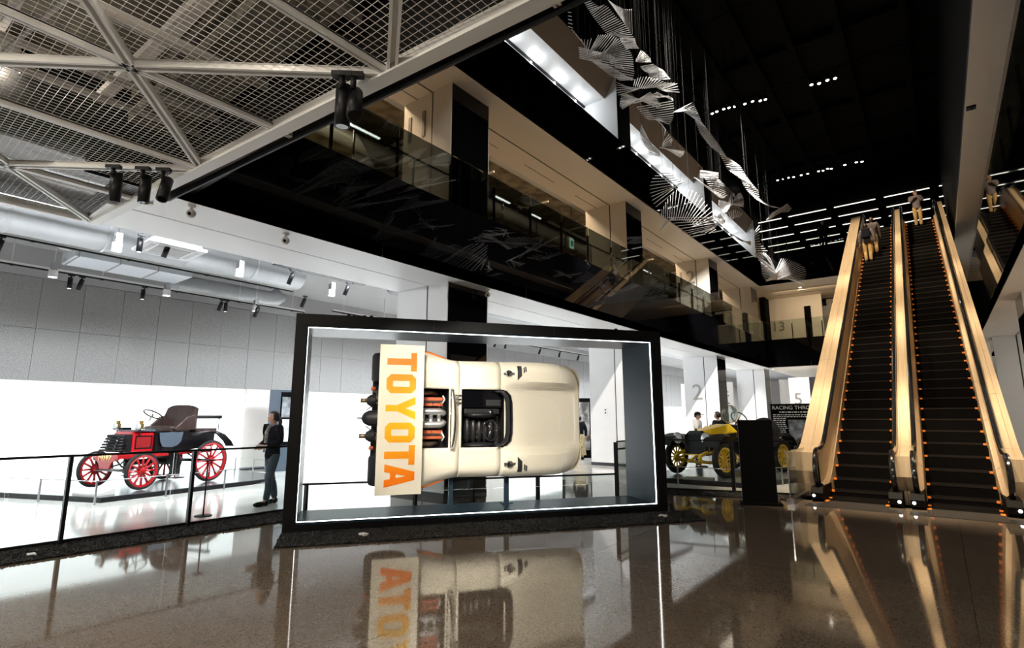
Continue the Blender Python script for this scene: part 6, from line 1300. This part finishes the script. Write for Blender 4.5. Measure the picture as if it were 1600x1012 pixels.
# each fan runs between two surveyed end curves: (view, curve of one rod end, curve of the other, rods, depth plane, twist in depth)
FANS = [(V1, [(270,40),(290,80),(320,125),(365,195),(450,310),(540,420),(640,440),(700,460)], [(350,10),(430,78),(445,85),(510,60),(560,90),(650,200),(800,350),(890,480)], 34, -3.6, .5),
 (V1, [(700,460),(720,520),(780,600)], [(890,480),(910,560),(940,600)], 10, -3.8, .2),
 (V1, [(440,440),(520,430),(600,430),(700,490),(780,580),(840,650),(870,740),(880,860),(885,920),(860,1000)], [(300,700),(310,670),(380,620),(470,640),(520,660),(420,700),(330,740),(560,750),(640,830),(700,960)], 40, -3.6, .6),
 (V1, [(190,590),(200,660),(200,720)], [(600,690),(700,760),(760,850)], 7, -4.0, .3),
 (V1, [(330,740),(450,840),(560,920),(700,1000)], [(480,780),(620,840),(760,930),(880,990)], 24, -3.7, .2),
 (V1, [(970,630),(1010,650),(1050,690),(1085,730),(1095,770)], [(905,750),(905,765),(908,768),(930,770),(960,772)], 11, -4.0, .3),
 (V1, [(1120,800),(1180,840),(1240,870),(1330,980)], [(960,830),(1000,880),(1060,910),(1090,1000)], 22, -4.1, .2),
 (V1, [(560,0),(640,60),(720,100),(800,120),(850,120)], [(620,80),(700,200),(760,290),(820,400),(860,420)], 20, -4.2, .3),
 (V1, [(0,40),(60,120),(70,330),(200,480),(300,500),(350,480)], [(40,30),(95,100),(120,370),(250,545),(265,580),(290,690)], 22, -3.6, .2),
 (V2, [(30,70),(25,125),(30,185),(50,230),(80,225)], [(170,130),(250,130),(300,140),(340,130),(370,130)], 7, -3.6, .4),
 (V2, [(260,30),(330,0),(420,0),(520,20),(640,70),(780,80),(810,190)], [(240,110),(260,120),(300,130),(340,150),(520,130),(600,170),(640,180)], 26, -3.8, .5),
 (V2, [(100,400),(65,360),(70,300),(90,230),(150,215)], [(450,190),(520,250),(545,315),(580,350),(560,390)], 18, -3.6, .5),
 (V2, [(280,380),(320,440),(390,515),(430,530),(520,530)], [(730,300),(740,390),(735,480),(725,525),(690,590)], 11, -3.8, .4),
 (V2, [(240,330),(330,290),(430,240),(520,190)], [(620,240),(680,240),(720,270),(730,290)], 12, -3.9, .3),
 (V2, [(520,530),(600,600),(640,660),(600,600)], [(600,600),(640,660),(615,790),(610,800)], 4, -3.8, .1),
 (V2, [(740,440),(860,430),(1000,520),(1060,690),(1190,860),(1250,900)], [(970,320),(1030,420),(1090,570),(1150,640),(1290,830),(1400,1000)], 44, -4.4, .4),
 (V2, [(330,590),(320,690),(330,770),(380,850),(420,900),(430,960)], [(460,860),(500,880),(530,900),(560,930),(570,960),(570,990)], 22, -3.7, .4),
 (V2, [(560,880),(600,880),(640,890)], [(870,930),(860,970),(820,1000)], 8, -3.8, .3), (V2, [(600,830),(595,860),(600,870)], [(680,720),(730,780),(700,850)], 6, -3.8, .2),
 (V3, [(130,145),(90,190),(75,240),(75,290),(95,360),(120,400)], [(230,150),(270,190),(330,220),(260,250),(250,270),(255,290)], 11, -4.0, .4),
 (V3, [(150,450),(210,340),(260,280),(320,265),(380,270),(440,300),(480,350),(510,390),(545,430),(560,480),(580,520)], [(150,480),(190,490),(220,490),(260,495),(300,500),(340,505),(380,515),(400,530),(420,540),(400,545),(390,550)], 30, -4.0, .5),
 (V3, [(210,480),(230,500),(270,540),(320,590),(380,610),(440,590),(520,600)], [(560,480),(580,500),(600,520),(560,560),(540,570),(560,560),(570,570)], 18, -3.8, .4),
 (V3, [(150,580),(160,540),(180,510)], [(240,480),(260,490),(250,500)], 6, -4.0, .2),
 (V3, [(450,130),(480,170),(510,230),(560,290),(620,330)], [(590,150),(590,190),(640,240),(670,265),(695,290)], 20, -4.0, .3),
 (V3, [(410,180),(430,190),(450,210)], [(600,330),(620,335),(640,330)], 8, -4.0, .2), (V3, [(460,125),(450,150),(450,180)], [(590,145),(580,170),(590,190)], 7, -3.9, .2),
 (V3, [(595,350),(590,380),(600,410),(625,445),(650,440)], [(780,400),(780,350),(770,310),(755,295),(740,300)], 22, -4.0, .4), (V3, [(690,290),(710,300),(700,310)], [(650,440),(700,380),(780,380)], 6, -4.0, .2),
 (V3, [(555,460),(580,455),(600,450)], [(620,530),(640,520),(640,505)], 8, -4.0, .1), (V3, [(680,500),(720,480),(740,480)], [(650,450),(715,420),(770,450)], 8, -4.1, .2),
 (V3, [(600,0),(660,120),(760,190),(800,270),(870,340),(940,380),(990,400)], [(680,40),(750,90),(820,200),(890,280),(900,340),(970,390),(1060,410)], 44, -4.5, .3),
 (V3, [(980,490),(950,500),(1000,440),(1080,440),(1110,440)], [(1060,440),(1040,430),(1080,400),(1110,375),(1140,410)], 22, -4.4, .3),
 (V3, [(850,750),(890,740),(940,745),(980,790)], [(900,790),(960,790),(1000,860),(1020,880)], 12, -4.2, .2),
 (V3, [(900,780),(910,830),(915,870),(920,910),(950,960)], [(1000,860),(1010,870),(1015,880),(1020,890),(1100,925)], 20, -4.2, .3),
 (V3, [(1065,790),(1110,790),(1150,810),(1200,830),(1240,860),(1250,900),(1245,940),(1235,985)], [(1020,890),(1030,890),(1030,900),(1010,910),(1000,920),(970,940),(950,955),(1120,940)], 27, -4.2, .4),
 (V3, [(700,610),(730,640),(760,660)], [(830,690),(835,680),(830,660)], 9, -4.2, .2), (V3, [(860,590),(850,650),(850,730)], [(900,540),(900,670),(960,730)], 10, -4.2, .2)]
def along(c, t):
    L_ = [0]
    for p, q in zip(c[:-1], c[1:]): L_.append(L_[-1]+math.hypot(q[0]-p[0], q[1]-p[1])+1e-6)
    s = t*L_[-1]; return np.interp(s, L_, [p[0] for p in c]), np.interp(s, L_, [p[1] for p in c])
for (ox, oy, sc_), A_, B_, n, X, tw in FANS:
    n = n if n < 13 else int(n*0.76)
    for k in range(n):
        t_ = k/(n-1); a = along(A_, t_); b = along(B_, t_); dz = tw*math.sin(math.pi*(0.2+1.2*t_))
        p = at(ox+a[0]/sc_, oy+a[1]/sc_, 0, X-dz*0.5+r_.uniform(-.02, .02)); q = at(ox+b[0]/sc_, oy+b[1]/sc_, 0, X+dz*0.5+r_.uniform(-.02, .02))
        dist = ((p+q)/2-Vector((0, 0, HC))).length; RODS.append(((q-p).length, p, q, 0.00095*dist))
RODS.sort(key=lambda q: -q[0]/((q[1]-Vector((0, 0, HC))).length))
rest = MB()
for i, (le, p, q, th) in enumerate(RODS):
    if i < 300:
        o = bpy.data.objects.new('rod', rodm); C.objects.link(o); o.parent = scu; o.matrix_parent_inverse = scu.matrix_basis.inverted()
        o.location = (p+q)/2; o.rotation_euler = (q-p).to_track_quat('X', 'Z').to_euler(); o.scale = (le, th, th)
    else: rest.beam(p, q, th, th)
stuff(rest.build('rod_mass', M['rod'], scu, True, fix=False))
wires = MB()
for i, (le, p, q, th) in enumerate(RODS):
    if i % 5 == 0: e = p if i % 10 else q; wires.beam(e, (e.x, e.y, 14.2), 0.0018, 0.0018)
stuff(wires.build('suspension_wires', M['wire'], scu, True, fix=False))

p = at(893, 380, 0, -10.4)
t = thing('exit_sign', 'tiny green and white lit exit pictogram hung inside the second level', 'exit sign', p)
MB().bx(-0.02, 0.02, -0.16, 0.16, -0.22, 0.22).build('box', M['white_metal'], t); MB().bx(0.02, 0.025, -0.14, 0.14, -0.20, 0.20).build('lit_face', mat('exit_face', (0.5, 0.9, 0.7), 0.5, emit=(0.55, 1.0, 0.85), estr=1.2), t)
MB().bx(0.025, 0.028, -0.07, 0.07, -0.12, 0.10).build('pictogram', mat('exit_green', (0.0, 0.35, 0.15), 0.5), t); MB().cyl((0, 0, 0.22), (0, 0, 9.7-p.z), 0.01, 6).build('hanger', M['black_paint'], t)
p = atz(1517, 167, S2)
t = tag(MB().bx(-0.09, 0.09, -0.09, 0.09, -0.05, 0.0).build('ceiling_sensor', M['black_paint'], bevel=0.01), 'small black square sensor under the right soffit strip', 'sensor'); t.location = p
MB().sphere((0, 0, -0.05), (0.04, 0.04, 0.025), 10, 6).build('sensor_dome', M['black_gloss'], t)
# ------------------------------------------------------------------ lights on the black ceiling
NTH = ['leftmost', 'second from the left', 'third from the left', 'fourth from the left', 'fifth from the left', 'sixth from the left', 'seventh from the left', 'eighth from the left', 'ninth from the left', 'tenth from the left', 'eleventh from the left']
def cans(pix, phrase, kind, size, z=13.9):
    base = None
    for i, (px, py) in enumerate(pix):
        p = atz(px, py, z); lab = 'small lit spotlight, %s %s' % (NTH[i], phrase)
        if base is None:
            base = thing('ceiling_spotlight', lab, 'ceiling spotlight', p, 0, kind)
            MB().cyl((0, 0, 0.02), (0, 0, 0.30), size*1.15, 10, m=0).build('can', M['black_paint'], base); MB().sphere((0, 0, 0.02), (size, size, size*0.6), 10, 6).build('lamp', M['lamp_face'], base)
        else: copy_tree(base, p, 0, lab, kind)
cans([(1113, 178), (1120, 175), (1131, 171), (1139, 169), (1148, 167), (1155, 166), (1164, 163), (1176, 159), (1188, 158), (1196, 156)], 'in the upper row of ten', 'upper row of ceiling spotlights', 0.055)
cans([(1215, 282), (1224, 280), (1232, 278), (1240, 277), (1252, 274), (1262, 272), (1269, 270), (1279, 268), (1286, 267), (1293, 264), (1299, 264)], 'in the lower row of eleven', 'lower row of ceiling spotlights', 0.055)
cans([(1268, 133), (1280, 131), (1293, 126), (1305, 123)], 'in the short topmost row of four', 'short row of ceiling spotlights', 0.06)
cans([(1320, 258), (1338, 254), (1347, 253)], 'of the three right of the lower row', 'three spotlights beside the lower row', 0.06)
cans([(1170, 290), (1186, 288)], 'of the two by the hanging rods', 'two spotlights among the rods', 0.05)
